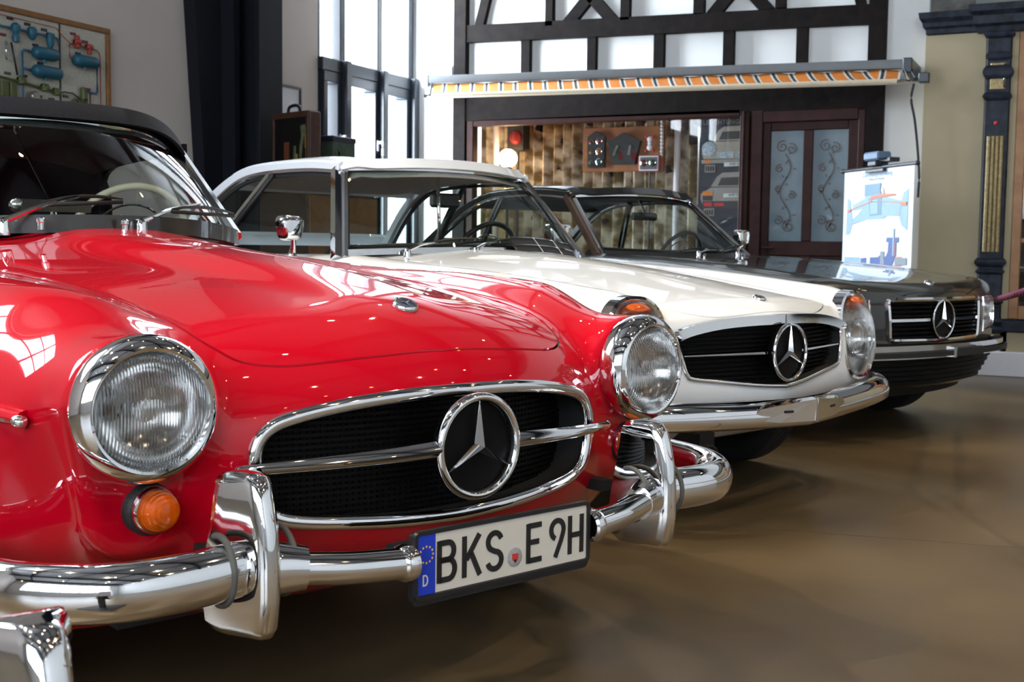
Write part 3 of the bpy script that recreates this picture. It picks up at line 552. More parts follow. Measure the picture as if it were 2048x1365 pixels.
# ------------------------------------------------------------------ the red roadster
RX = dict(ox=-1.760, oy=2.2777, head=-22.08)
red = car_root('roadster', RX['ox'], RX['oy'], RX['head'], 'glossy red roadster with a black soft top and round chrome headlamps')
_hc = Spl((-1.0, .985), (-.76, .966), (-.316, .924), (-.02, .901), (.239, .871), (.45, .834), (.55, .815), (.66, .792), (.8, .757))
_deck = Spl((-3.6, .56), (-3.3, .74), (-3.0, .85), (-2.6, .905), (-2.2, .92), (-1.6, .91), (-1.0, .92))
_cf = Spl((.8, .70), (.66, .745), (.569, .789), (.495, .808), (.322, .836), (.133, .851), (-.075, .859), (-.33, .862), (-.6, .872), (-1.0, .885), (-1.4, .87), (-1.9, .86), (-2.3, .875), (-2.7, .84), (-3.1, .74), (-3.5, .56))
_w = Spl((.85, .62), (.7, .67), (.6, .735), (.45, .795), (.3, .83), (.1, .856), (-.2, .862), (-.6, .845), (-1.2, .835), (-1.8, .845), (-2.3, .865), (-2.8, .835), (-3.2, .74), (-3.5, .56))
_pz = Spl((.15, -.09), (.25, -.04), (.35, -.012), (.5, 0), (.62, -.004), (.75, -.022), (.9, -.06))
_yf = Spl((.2, .53), (.27, .615), (.33, .68), (.41, .728), (.5, .745), (.58, .744), (.66, .725), (.73, .685), (.82, .61))
_yb = Spl((.2, -3.3), (.35, -3.42), (.5, -3.47), (.65, -3.44), (.8, -3.34))
_bz = Spl((.9, .30), (.6, .27), (.4, .22), (.0, .18), (-2.6, .18), (-3.5, .3))
def f_red(x, y, z):
    ax = np.abs(x); t = 1/(1+np.exp(np.clip((y+1.05)*14, -40, 40)))
    bw = .20-.085*np.clip((y+.7)/1.25, 0, 1); ba = .030*np.clip((.62-y)/.5, 0, 1); hood = _hc(y)-ba*(1-np.exp(-(ax/bw)**4))-(.335-ba/.2025)*ax**2; deck = _deck(y)-.10*ax**2
    hood = hood*(1-t)+deck*t
    fen = _cf(y)-(ax-.612)**2/.44
    top = (z-smax(hood, fen, .05))*.95
    side = ax-_w(y)-_pz(z)
    fr = (y-_yf(z)+.475*ax**2)*.93
    b = smax(smax(top, side, .17), fr, .13)
    zc = np.clip(z, .475, .655); nac = smax(np.sqrt((ax-.602)**2+(z-zc)**2)-.080-.037*(zc-.475)/.18, smax(y-.628+.12*(.655-zc), -.15-y, .02), .03)
    b = smin(b, nac, .06)
    b = smax(b, (_yb(z)-y+.32*ax**2)*.9, .16); b = smax(b, _bz(y)-z, .05)
    return b
sh = Shell(f_red, (-.98, -3.62, .12), (.98, .90, 1.06), .0135)
def sd_round_poly(pts):
    """signed distance to a closed polygon in 2-D (vectorised)"""
    P = np.array(pts, float); Q = np.roll(P, -1, 0)
    def g(u, v):
        u = np.asarray(u, float); v = np.asarray(v, float); d = np.full(u.shape, 1e9); ins = np.zeros(u.shape, bool)
        for (ax_, ay), (bx, by) in zip(P, Q):
            ex, ey = bx-ax_, by-ay; wx, wy = u-ax_, v-ay; t = np.clip((wx*ex+wy*ey)/(ex*ex+ey*ey), 0, 1)
            d = np.minimum(d, (wx-ex*t)**2+(wy-ey*t)**2); c = (ay > v) != (by > v)
            with np.errstate(divide='ignore', invalid='ignore'): xi = (bx-ax_)*(v-ay)/(by-ay if by != ay else 1e-9)+ax_
            ins ^= c & (u < xi)
        return np.where(ins, -1, 1)*np.sqrt(d)
    return g
def mirrored(half):  # half outline listed from top centre to bottom centre, x>0
    return half+[(-x, z) for x, z in reversed(half) if x > 1e-6]
# grille mouth outline in (x,z)
_gh = smooth_path([(0, .652), (.12, .650), (.24, .640), (.34, .622), (.385, .603), (.406, .572), (.408, .53), (.398, .48), (.378, .452), (.33, .436), (.22, .424), (.11, .417), (0, .414)], 60)
_gh = [(p[0], p[1]) for p in _gh]; gm = mirrored(_gh); g_mouth = sd_round_poly(gm)
sh.cut(lambda x, y, z: g_mouth(x, z), lambda x, y, z: y > .45)
_lh = lambda x, y, z: np.hypot(np.abs(x)-.605, z-.655)-.104
sh.cut(_lh, lambda x, y, z: (y > .5) & (np.abs(x) > .45))
# bonnet outline in (x,y)
_hh = smooth_path([(0, .676), (.15, .668), (.30, .640), (.385, .598), (.418, .545), (.437, .47), (.448, .30), (.462, 0), (.478, -.3), (.488, -.55), (.47, -.66), (.36, -.72), (.18, -.745), (0, -.752)], 80)
hood_poly = mirrored([(p[0], p[1]) for p in _hh]); g_hood2 = sd_round_poly(hood_poly); g_hood = lambda x, y, z: g_hood2(x, y)
t_hood, z_hood = sh.cut(g_hood, lambda x, y, z: z > .66)
_arch = lambda x, y, z: np.minimum(np.hypot(y, z-.325), np.hypot(y+2.4, z-.325))-.365
t_a, z_arch = sh.cut(_arch, lambda x, y, z: (np.abs(x) > .5) & (z < .8))
_ch = [(0, -.93), (.3, -1.0), (.5, -1.13), (.585, -1.3), (.60, -1.7), (.60, -2.15), (.55, -2.4), (.3, -2.52), (0, -2.55)]
g_ck = sd_round_poly(mirrored(_ch)); sh.cut(lambda x, y, z: g_ck(x, y), lambda x, y, z: z > .7)
zz = np.zeros(len(sh.V), bool)
def brent_z(f, x, y, z0=.3, z1=1.3):
    for _ in range(40):
        zm = (z0+z1)/2
        if f(np.array(x), np.array(y), np.array(zm)) > 0: z1 = zm
        else: z0 = zm
    return (z0+z1)/2
def solve_y(f, x, z, y0=.2, y1=1.3):
    for _ in range(40):
        ym = (y0+y1)/2
        if f(np.array(x), np.array(ym), np.array(z)) > 0: y1 = ym
        else: y0 = ym
    return (y0+y1)/2
def solve_x(f, y, z, x0=.1, x1=1.3):
    for _ in range(40):
        xm = (x0+x1)/2
        if f(np.array(xm), np.array(y), np.array(z)) > 0: x1 = xm
        else: x0 = xm
    return (x0+x1)/2
body = shell_obj('body', sh.V, sh.N, sh.T, 'red', red, z_hood | z_arch, lambda x, y, z: np.where(np.asarray(z) > .66, g_hood(x, y, z), _arch(x, y, z)), .0025, .02)
hood = shell_obj('hood', sh.V, sh.N, t_hood, 'red', red, z_hood, g_hood, -.0035, .02)
hv = lambda y, x=0.0: float(brent_z(f_red, x, y))
hs = MB(); hs.tube([(x, y, brent_z(f_red, x, y)-.0065) for x, y in hood_poly[::2]], .0042, 6, True); hs.build('seam_shade', 'rubber', red)  # dark tube added below the bonnet seam to keep the gap dark
# badge on the bonnet
zb = hv(.55); nb = grad(f_red, np.array([[0, .55, zb]]))[0]; nb = Vector(nb).normalized(); tb = Vector((1, 0, 0)); ub = nb.cross(tb)
trb = lambda u, v, w: tuple(Vector((0, .55, zb))+tb*u+ub*v+nb*w)
m = MB(); m.lathe([(0, .0065), (.020, .006), (.0215, .007), (.0235, .0085), (.026, .006), (.027, 0)], 40, trb); bd = m.build('hood_badge', 'chrome', red)
m = MB(); m.lathe([(0, .0072), (.020, .0068)], 36, trb); m.build('enamel_disc', 'enamel', bd)
m = MB(); star_emblem(m, lambda u, v, w: trb(u, v, w+.0082), .018, .16, .0012); m.build('star', 'satin', bd)
# grille
gr = empty('grille', (0, 0, 0), 0, parent=red)
ys = [solve_y(f_red, abs(x), z) for x, z in gm]; path = [(x, y+.004, z) for (x, z), y in zip(gm, ys)]
def rim_sec(r1, r2, n=10): return [(r1*math.cos(2*PI*k/n), r2*math.sin(2*PI*k/n)) for k in range(n)]
m = MB(); m.sweep(path, rim_sec(.013, .0095), True, up=(0, 1, 0)); m.build('grille_surround', 'chrome', gr)
m = MB(); n = len(path); back = [(x*.97, y-.11, z) for x, y, z in path]; m.add([(x, y-.006, z) for x, y, z in path]+back, [(i, (i+1) % n, n+(i+1) % n, n+i) for i in range(n)]); m.build('grille_tunnel', 'dark', gr)
m = MB(); ge = sd_round_poly([(x*.985, z) for x, z in gm])
gy = lambda x: .735-.475*x*x-.075
m.grid(lambda u, v: ((u-.5)*.86, gy((u-.5)*.86)-.03, .40+v*.27), 24, 6); m.build('grille_backing', 'dark', gr)
m = MB(); xs = np.arange(-.40, .401, .0125)
for x in xs:
    zz_ = [z for z in np.arange(.40, .66, .004) if ge(np.array(x), np.array(z)) < 0]
    if len(zz_) > 3: m.sweep([(x, gy(x), zz_[0]), (x, gy(x), zz_[-1])], [(-.001, -.003), (.001, -.003), (.001, .003), (-.001, .003)], up=(0, 1, 0))
for z in np.arange(.424, .65, .011):
    xx_ = [x for x in np.arange(-.42, .42, .01) if ge(np.array(x), np.array(z)) < 0]
    if len(xx_) > 3: m.sweep([(x, gy(x)+.003, z) for x in xx_[::3]+[xx_[-1]]], [(-.0009, -.003), (.0009, -.003), (.0009, .003), (-.0009, .003)])
mm = m.build('grille_mesh', 'grille', gr); mm['kind'] = 'stuff'
SY, SZ = .782, .551
trs = lambda u, v, w: (-u, SY+w, SZ+v)
m = MB(); m.lathe([(0, -.010), (.086, -.010), (.089, -.013), (.086, -.03), (.03, -.05), (.03, -.1)], 48, trs); m.build('star_backplate', 'grille', gr, angle=30)
m = MB(); ring(m, trs, .0935, .0085, 64, 12, 1.3); m.build('star_ring', 'chrome', gr)
m = MB(); star_emblem(m, trs, .090, .125, .012); m.build('star', 'chrome', gr)
for s in (1, -1):
    pth = [(s*x, SY-.004-.62*max(0, x-.05)**2*.92, .553-.012*(x-.09)/.35) for x in np.linspace(.094, .448, 18)]
    m = MB(); m.sweep(pth, [(-.010, -.011), (0, -.016), (.012, -.009), (.017, 0), (.012, .009), (0, .016), (-.010, .011)] if s < 0 else [(.010, -.011), (0, -.016), (-.012, -.009), (-.017, 0), (-.012, .009), (0, .016), (.010, .011)], scale=lambda t: 1.0-.42*t); m.ball((pth[-1][0], pth[-1][1], pth[-1][2]), .0095, 10, 8); m.build('grille_bar', 'chrome', gr)
# headlamps, indicators
BEZ = [(.112, -.03), (.1195, -.022), (.1225, -.006), (.1225, .008), (.118, .024), (.110, .034), (.102, .038), (.0975, .036), (.0955, .030)]
for s in (1, -1): round_lamp('headlight', red, (s*.599, .650, .6545), BEZ, .0965, .07, -s*.06)
for s in (1, -1):
    yi = solve_y(f_red, .590, .483); e = empty('indicator', (s*.578, yi-.004, .482), s*.10, parent=red); tr = lambda a, b, h: (a, h, b)
    m = MB(); m.lathe([(.045, -.01), (.0455, .012), (.041, .018), (.036, .017)], 36, tr); m.build('rubber_base', 'rubber', e)
    m = MB(); m.lathe([(.039, .012), (.040, .026), (.0375, .032), (.034, .030)], 36, tr); m.build('chrome_ring', 'chrome', e)
    m = MB(); m.lathe([(.035, .026), (.0345, .04), (.033, .041), (.0325, .047), (.030, .048), (.029, .054), (.0255, .055), (.024, .061), (.019, .062), (.017, .067), (.009, .068), (0, .069)], 36, tr); m.build('amber_lens', 'amber', e, angle=25)
    m = MB(); m.lathe([(.03, .028), (.018, .034), (.012, .05), (0, .056)], 20, tr); m.build('bulb', 'amber_in', e)
# front bumper: slim centre bar, flared cuffs, deep rounded wings, two guards
bp = empty('front_bumper', (0, 0, 0), 0, parent=red)
def bpath(s, pts): return smooth_path([(s*x, y, z) for x, y, z in pts], 36)
for s in (1, -1):
    P = bpath(s, [(.225, .862, .381), (.33, .846, .387), (.42, .824, .396)])
    m = MB(); m.tube(P, .0275, 20); m.lathe([(.026, -.012), (.031, -.008), (.034, .006), (.030, .016), (.026, .02)], 28, lambda a, b, h: (s*(.226+h*.97), .862+a-h*.12, .381+b)); m.build('centre_bar', 'chrome', bp)
    P = bpath(s, [(.405, .825, .395), (.44, .812, .398), (.50, .795, .403)])
    m = MB(); m.sweep(P, rim_sec(.031, .036, 24), scale=lambda t: 1.0+.22*min(1, t*1.6)); m.build('bumper_cuff', 'chrome', bp)
    P = bpath(s, [(.47, .785, .404), (.60, .800, .402), (.70, .785, .400), (.78, .73, .400), (.835, .64, .400), (.862, .50, .402), (.872, .28, .404)])
    def wing(t): k = 1.0 if t < .9 else math.sqrt(max(.02, 1-((t-.9)/.1)**2)); return [(.036*k*math.cos(2*PI*q/24)*(1.0), .046*k*math.sin(2*PI*q/24)) for q in range(24)]
    m = MB(); m.sweep(P, wing); m.build('bumper_wing', 'chrome', bp)
    zs = [(.291, .812, .012, .030, .05), (.294, .832, .017, .042, .09), (.31, .844, .0195, .052, .12), (.36, .852, .0195, .054, .135), (.42, .852, .0195, .050, .13), (.47, .846, .0195, .045, .115), (.515, .835, .0195, .041, .10), (.54, .826, .0195, .039, .088), (.553, .815, .0185, .035, .07), (.558, .80, .015, .028, .045)]
    o = overrider_mesh(zs, None).build('overrider', 'chrome', bp, (s*.482, 0, 0), None, angle=60)
    for q in (1, -1):
        sp = [(s*.482+q*.0555, .780+.050*math.cos(a), .404+.056*math.sin(a)) for a in np.linspace(1.9, -1.7, 24)]
        g_ = MB(); g_.tube(sp, .0055, 10, up=(1, 0, 0)); g_.build('rubber_gasket', 'gasket', bp)
    m = MB(); m.box((s*.465, .40, .385), (s*.495, .66, .41)); m.build('bumper_bracket', 'dark', bp)
m = MB(); m.box((-.24, .80, .36), (.24, .842, .405), .01); m.build('plate_bracket', 'plateb', bp)
# number plate
pl = empty('license_plate', (0, .862, .372), 0, parent=red); PW, PH = .215, .0645
def rrect(w, h, r, n=5):
    o = []
    for cx, cy, a in ((w-r, h-r, 0), (-w+r, h-r, PI/2), (-w+r, -h+r, PI), (w-r, -h+r, 1.5*PI)): o += [(cx+r*math.cos(a+PI/2*k/n), cy+r*math.sin(a+PI/2*k/n)) for k in range(n+1)]
    return o
trp = lambda u, v, w: (-u, w, v)         # u runs to the car's left = the viewer's right
m = MB(); m.prism([(u, v-.007) for u, v in rrect(PW, PH, .012)], -.012, .003, trp)
for a, b in ((.0615, .0565),): m.sweep([trp(u, v, .004) for u, v in rrect(PW-.004, .057, .009)], [(-.005, -.003), (.005, -.003), (.004, .004), (-.003, .004)], True, up=(0, 1, 0))
m.build('plate_frame', 'plateb', pl, angle=30)
m = MB(); m.prism(rrect(.2085, .0525, .006), .003, .0045, trp); m.build('plate_face', 'platew', pl)
m = MB(); m.prism([(-.2085, -.0525), (-.168, -.0525), (-.168, .0525), (-.2085, .0525)], .0045, .0052, trp); m.build('euro_band', 'blue', pl)
for k in range(12):
    a = 2*PI*k/12; m = MB(); m.prism([(-.188+.0145*math.cos(a)+(.0026 if q % 2 == 0 else .0011)*math.sin(PI*q/5), .018+.0145*math.sin(a)+(.0026 if q % 2 == 0 else .0011)*math.cos(PI*q/5)) for q in range(10)], .0052, .0058, trp); m.build('euro_star', 'yellow', pl)
def stroke(name, lines, wd, mt, par, tr, z0, z1):
    m = MB()
    for ln in lines:
        P = [Vector((a, b)) for a, b in ln]; L_, R_ = [], []; n = len(P); cl = (P[0]-P[-1]).length < 1e-6
        for i, p in enumerate(P):
            a = P[i-1] if i else (P[-2] if cl else p); b = P[i+1] if i < n-1 else (P[1] if cl else p); d1 = (p-a).normalized() if (p-a).length > 0 else None; d2 = (b-p).normalized() if (b-p).length > 0 else None
            d = ((d1 or d2)+(d2 or d1)).normalized(); nn = Vector((-d.y, d.x)); k = 1/max(.45, abs(nn.dot(Vector((-(d1 or d2).y, (d1 or d2).x))))); L_.append(p+nn*wd/2*k); R_.append(p-nn*wd/2*k)
        n = len(P); V = [tr(p.x, p.y, z1) for p in L_]+[tr(p.x, p.y, z1) for p in R_]+[tr(p.x, p.y, z0) for p in L_]+[tr(p.x, p.y, z0) for p in R_]; F = []
        for i in range(n-1): F += [(i, i+1, n+i+1, n+i), (2*n+i, 2*n+i+1, i+1, i), (n+i, n+i+1, 3*n+i+1, 3*n+i)]
        F += [(0, n, 3*n, 2*n), (n-1, 2*n-1, 4*n-1, 3*n-1)]; m.add(V, F, True)
    return m.build(name, mt, par)
def arc(cx, cy, rx, ry, a0, a1, n=10): return [(cx+rx*math.cos(math.radians(a0+(a1-a0)*k/n)), cy+ry*math.sin(math.radians(a0+(a1-a0)*k/n))) for k in range(n+1)]
GL = {  # unit glyphs, width ~.58, height 1
 'B': [[(.06, 0), (.06, 1)], [(.06, .94)]+[(.30, .94)]+arc(.32, .735, .17, .205, 90, -90)+[(.06, .53)], [(.06, .53), (.32, .53)]+arc(.33, .295, .19, .235, 90, -90)+[(.06, .06)]],
 'K': [[(.06, 0), (.06, 1)], [(.52, 1), (.12, .42)], [(.25, .60), (.54, 0)]],
 'S': [arc(.29, .73, .21, .215, 15, 265, 14)[:-1]+arc(.29, .27, .22, .215, 85, -165, 14)],
 'E': [[(.06, 0), (.06, 1)], [(.06, .94), (.50, .94)], [(.06, .52), (.42, .52)], [(.06, .06), (.51, .06)]],
 '9': [arc(.29, .71, .215, .235, 250, -20, 20)+[(.42, .42), (.22, 0)]],
 'H': [[(.06, 0), (.06, 1)], [(.48, 0), (.48, 1)], [(.06, .49), (.48, .49)]],
 'D': [[(.06, 0), (.06, 1)], [(.06, .94), (.25, .94)]+arc(.25, .5, .24, .44, 90, -90, 12)+[(.06, .06)]]}
def glyph(ch, x, y, h, w, wd, mt, par, tr, z0, z1):
    return stroke('letter' if ch.isalpha() else 'digit', [[(x+a*w/.58, y+b*h) for a, b in ln] for ln in GL[ch]], wd, mt, par, tr, z0, z1)
for ch, x in zip('BKSE9H', (-.164, -.107, -.053, .048, .106, .157)): glyph(ch, x, -.0375, .075, .044, .0102, 'plateb', pl, trp, .0045, .0062)
glyph('D', -.196, -.037, .020, .0125, .0026, 'platew', pl, trp, .0052, .0058)
m = MB(); m.lathe([(0, .0062), (.0165, .0062), (.018, .0055), (.018, .0045)], 32, lambda a, b, h: (-a-.019, h, b-.02)); m.build('seal_disc', 'sealg', pl)
m = MB(); m.prism([(.0115, -.013), (.0265, -.013), (.0265, -.023), (.019, -.031), (.0115, -.023)], .0062, .0068, trp); m.build('seal_shield', 'sealr', pl)
m = MB(); m.prism([(.015, -.024), (.023, -.024), (.021, -.029), (.0175, -.029)], .0068, .0071, trp); m.build('seal_charge', 'plateb', pl)
# eyebrow mouldings over the arches, wheels, arch liners
for s in (1, -1):
    P = [(s*(solve_x(f_red, y, .655)+.004), y, .632+.03*math.sin((y+.45)/.94*PI)) for y in np.linspace(.485, -.45, 26)]
    m = MB(); m.sweep(P, [(.034*math.cos(2*PI*k/12), .022*math.sin(2*PI*k/12)) for k in range(12)], scale=lambda t: max(.05, math.sin(PI*min(1, t*1.0+.12))**.5) if t < .85 else max(.05, (1-t)/.15*.65)); eb = m.build('arch_moulding', 'red', red)
    m = MB(); m.sweep([(x+s*.030*min(1, i/3+.25), y, z-.004) for i, (x, y, z) in enumerate(P[:14])], rim_sec(.009, .007, 8), scale=lambda t: 1-.6*t); m.ball((P[0][0]+s*.012, P[0][1]+.006, P[0][2]-.004), .014, 12, 8, (1, 1.2, .8)); m.build('chrome_tip', 'chrome', eb)
    for yy in (0, -2.4):
        make_wheel(red, s*.715, yy, .325, .165, s, 'red')
        m = MB(); m.lathe([(.375, .12), (.372, -.22), (.0, -.24)], 40, lambda a, b, h: (s*(.68+h), yy+a, .325+b), 0, PI); m.build('arch_liner', 'dark', red)
m = MB(); m.box((-.62, -3.2, .19), (.62, .25, .22)); m.box((-.55, -.75, .22), (.55, .42, .55)); m.build('underbody', 'dark', red)
# ------------------------------------------------------------------ red roadster: windscreen, top, cockpit
wb = lambda u: Vector((.602*u, -.80-.44*abs(u)**1.95, .982-.030*u*u)); wt = lambda u: Vector((.585*u, -1.27-.35*abs(u)**1.95, 1.325-.062*u*u))
ws = empty('windshield', (0, 0, 0), 0, parent=red)
def wfn(a, v): u = a*2-1; p = wb(u).lerp(wt(u), v); return tuple(p+Vector((0, .018, .012))*math.sin(PI*v)*.6)
glass_patch('glass', ws, wfn, 'glass', 40, 10)
for s in (1, -1):
    P = [tuple(wb(s*1.0).lerp(wt(s*1.0), t)+Vector((-s*.010, .004, .004))) for t in np.linspace(-.02, 1.0, 12)]
    m = MB(); m.sweep(P, [(-.032, -.014), (-.022, .012), (.004, .024), (.024, .018), (.032, .0), (.022, -.018), (-.006, -.022)], up=(0, 1, .6), scale=lambda t: 1.15-.25*t); m.build('pillar', 'chrome', ws)
    m = MB(); m.sweep([(x-s*.026, y-.016, z-.006) for x, y, z in P[2:]], [(-.020, -.012), (-.020, .016), (.020, .016), (.020, -.012)], up=(0, 1, .6)); m.build('pillar_trim', 'leather_r', ws)
us = np.linspace(-1.0, 1.0, 41)
m = MB(); m.sweep([tuple(wb(u)+Vector((0, .012, .002))) for u in us], [(-.012, -.03), (.018, -.03), (.026, -.016), (.012, .006), (.002, .018), (-.012, .02)]); m.build('base_seal', 'black', ws)
m = MB(); m.sweep([tuple(wt(u)+Vector((0, .014, -.016))) for u in us], [(-.008, -.008), (.006, -.008), (.009, 0), (.005, .008), (-.008, .008)]); m.build('header_strip', 'chrome', ws)
# soft top
st = empty('soft_top', (0, 0, 0), 0, parent=red)
_rc = Spl((-2.5, 1.285), (-2.3, 1.328), (-2.0, 1.366), (-1.7, 1.378), (-1.45, 1.372), (-1.2, 1.345)); _re = Spl((-2.5, 1.225), (-2.3, 1.245), (-1.9, 1.272), (-1.62, 1.280), (-1.3, 1.285))
def roofz(x, y):
    c = _rc(y); e = _re(y); q = min(1, abs(x)/.605)
    return c-(c-e)*q**3.2
def roof(a, v):
    u = a*2-1; x = .605*math.copysign(abs(u)**.85, u); f = -1.232-.37*abs(x/.605)**2.2; bk = -2.46+.08*(x/.605)**2; y = f+(bk-f)*v; z = roofz(x, y)
    z -= .045*max(0, 1-v/.035)**2
    return (x, y, z)
m = MB(); m.slab(roof, 36, 24, .012); m.build('roof_canvas', 'fabric', st)
m = MB(); m.slab(lambda a, v: (roof(a, v)[0]*.97, roof(a, v)[1], roof(a, v)[2]-.03), 24, 12, .004); m.build('roof_lining', 'lining', st)
def sail(a, v):
    th = (a*2-1)*PI/2; sx = math.copysign(abs(math.sin(th))**.62, math.sin(th)); cx = abs(math.cos(th))**.62
    A = Vector((.605*sx, -2.36-.10*cx, 1.232+.07*cx)); B = Vector((.66*sx, -2.42-.50*cx, .905)); p = A.lerp(B, v); return tuple(p+Vector((.03*sx, -.05*cx, .03))*math.sin(PI*v))
for nm, a0, a1 in (('quarter_canvas', 0, .42), ('quarter_canvas', .58, 1)):
    m = MB(); m.slab(lambda a, v: sail(a0+(a1-a0)*a, v), 14, 10, .01); m.build(nm, 'fabric', st)
for v0, v1 in ((0, .22), (.72, 1)):
    m = MB(); m.slab(lambda a, v: sail(.42+.16*a, v0+(v1-v0)*v), 12, 4, .01); m.build('rear_canvas', 'fabric', st)
glass_patch('rear_window', st, lambda a, v: sail(.42+.16*a, .22+.5*v), 'glass_clear', 12, 6)
for s in (1, -1):
    m = MB(); m.sweep(smooth_path([(s*.607, -1.60, 1.275), (s*.612, -1.95, 1.268), (s*.614, -2.24, 1.243), (s*.622, -2.36, 1.16), (s*.635, -2.42, .92)], 30), [(-.008, -.016), (.008, -.016), (.008, .016), (-.008, .016)]); m.build('window_rail', 'fabric', st)
    sg = glass_patch('side_window', red, lambda a, v: (s*(.645-.04*v), -1.30-1.08*a-(.30*v)*(1-a)-.0*v, .90+.365*v), 'glass_clear', 6, 6)
# cockpit
m = MB(); m.slab(lambda a, v: ((a-.5)*1.22, -.94-.20*v-.36*abs(a*2-1)**2.2*(1-.3*v), .962-.03*(a*2-1)**2+.018*math.sin(PI*v)-.06*v**3), 24, 8, .03); m.build('dashboard_top', 'dash', red)
m = MB(); m.slab(lambda a, v: ((a-.5)*1.16, -1.19-.05*v-.02*(1-abs(a*2-1)), .93-.30*v), 16, 4, .02); m.build('dashboard', 'leather_r', red)
m = MB(); m.box((-.60, -2.55, .2), (.60, -.9, .24)); m.box((-.60, -2.55, .24), (.60, -2.5, .85))
for s in (1, -1): m.box((s*.60, -2.5, .24), (s*.62, -1.25, .86))
m.build('cockpit_tub', 'dash', red)
for s in (1, -1): seat(red, s*.31, -2.0, .22, 'leather_r', .5, .48)
steering(red, (-.315, -1.44, .925), .21, 'ivory', 66)
m = MB(); m.sweep([(.16, -1.15, 1.035), (-.06, -1.15, 1.035)], [(-.02, -.014), (.012, -.018), (.02, 0), (.012, .018), (-.02, .014)]); m.ball((.16, -1.15, 1.035), .022, 12, 8); m.tube([(.05, -1.15, 1.03), (.05, -1.13, .965)], .008, 8); m.build('dash_mirror', 'chrome', red)
m = MB(); m.tube([(0, -1.295, 1.0), (0, -1.295, 1.05), (0, -1.60, 1.292), (0, -1.63, 1.36)], .0045, 8); m.build('centre_rod', 'satin', red)
m = MB(); m.box((-.012, -1.63, 1.30), (.05, -1.57, 1.32), .006); m.tube([(-.02, -1.5, 1.325), (-.5, -1.58, 1.275)], .003, 6); m.box((-.53, -1.60, 1.25), (-.49, -1.56, 1.285), .006); m.build('top_latch', 'chrome', red)
# wipers and washer jets
wiper(red, (-.05, -.760, .978), (-.355, -1.005, 1.052), (-.195, -.868, 1.030), (-.52, -1.085, 1.028))
wiper(red, (.32, -.795, .972), (.068, -.868, 1.060), (.19, -.872, 1.036), (-.035, -.850, 1.052))
for x in (.012, .245): m = MB(); m.lathe([(.008, -.01), (.008, .008), (.011, .010), (.011, .020), (.006, .024), (0, .025)], 16, lambda a, b, h, x=x: (x+a, -.735+b, .968+h)); m.build('washer_jet', 'chrome', red)
# tail
for s in (1, -1):
    m = MB(); m.ball((s*.70, -3.30, .62), .05, 14, 10, (1, .8, 1.4)); m.build('tail_lamp', 'sealr', red)
P = smooth_path([(.84, -3.0, .42), (.78, -3.4, .42), (.4, -3.56, .42), (-.4, -3.56, .42), (-.78, -3.4, .42), (-.84, -3.0, .42)], 40); m = MB(); m.sweep(P, rim_sec(.03, .045, 16)); m.build('rear_bumper', 'chrome', red)
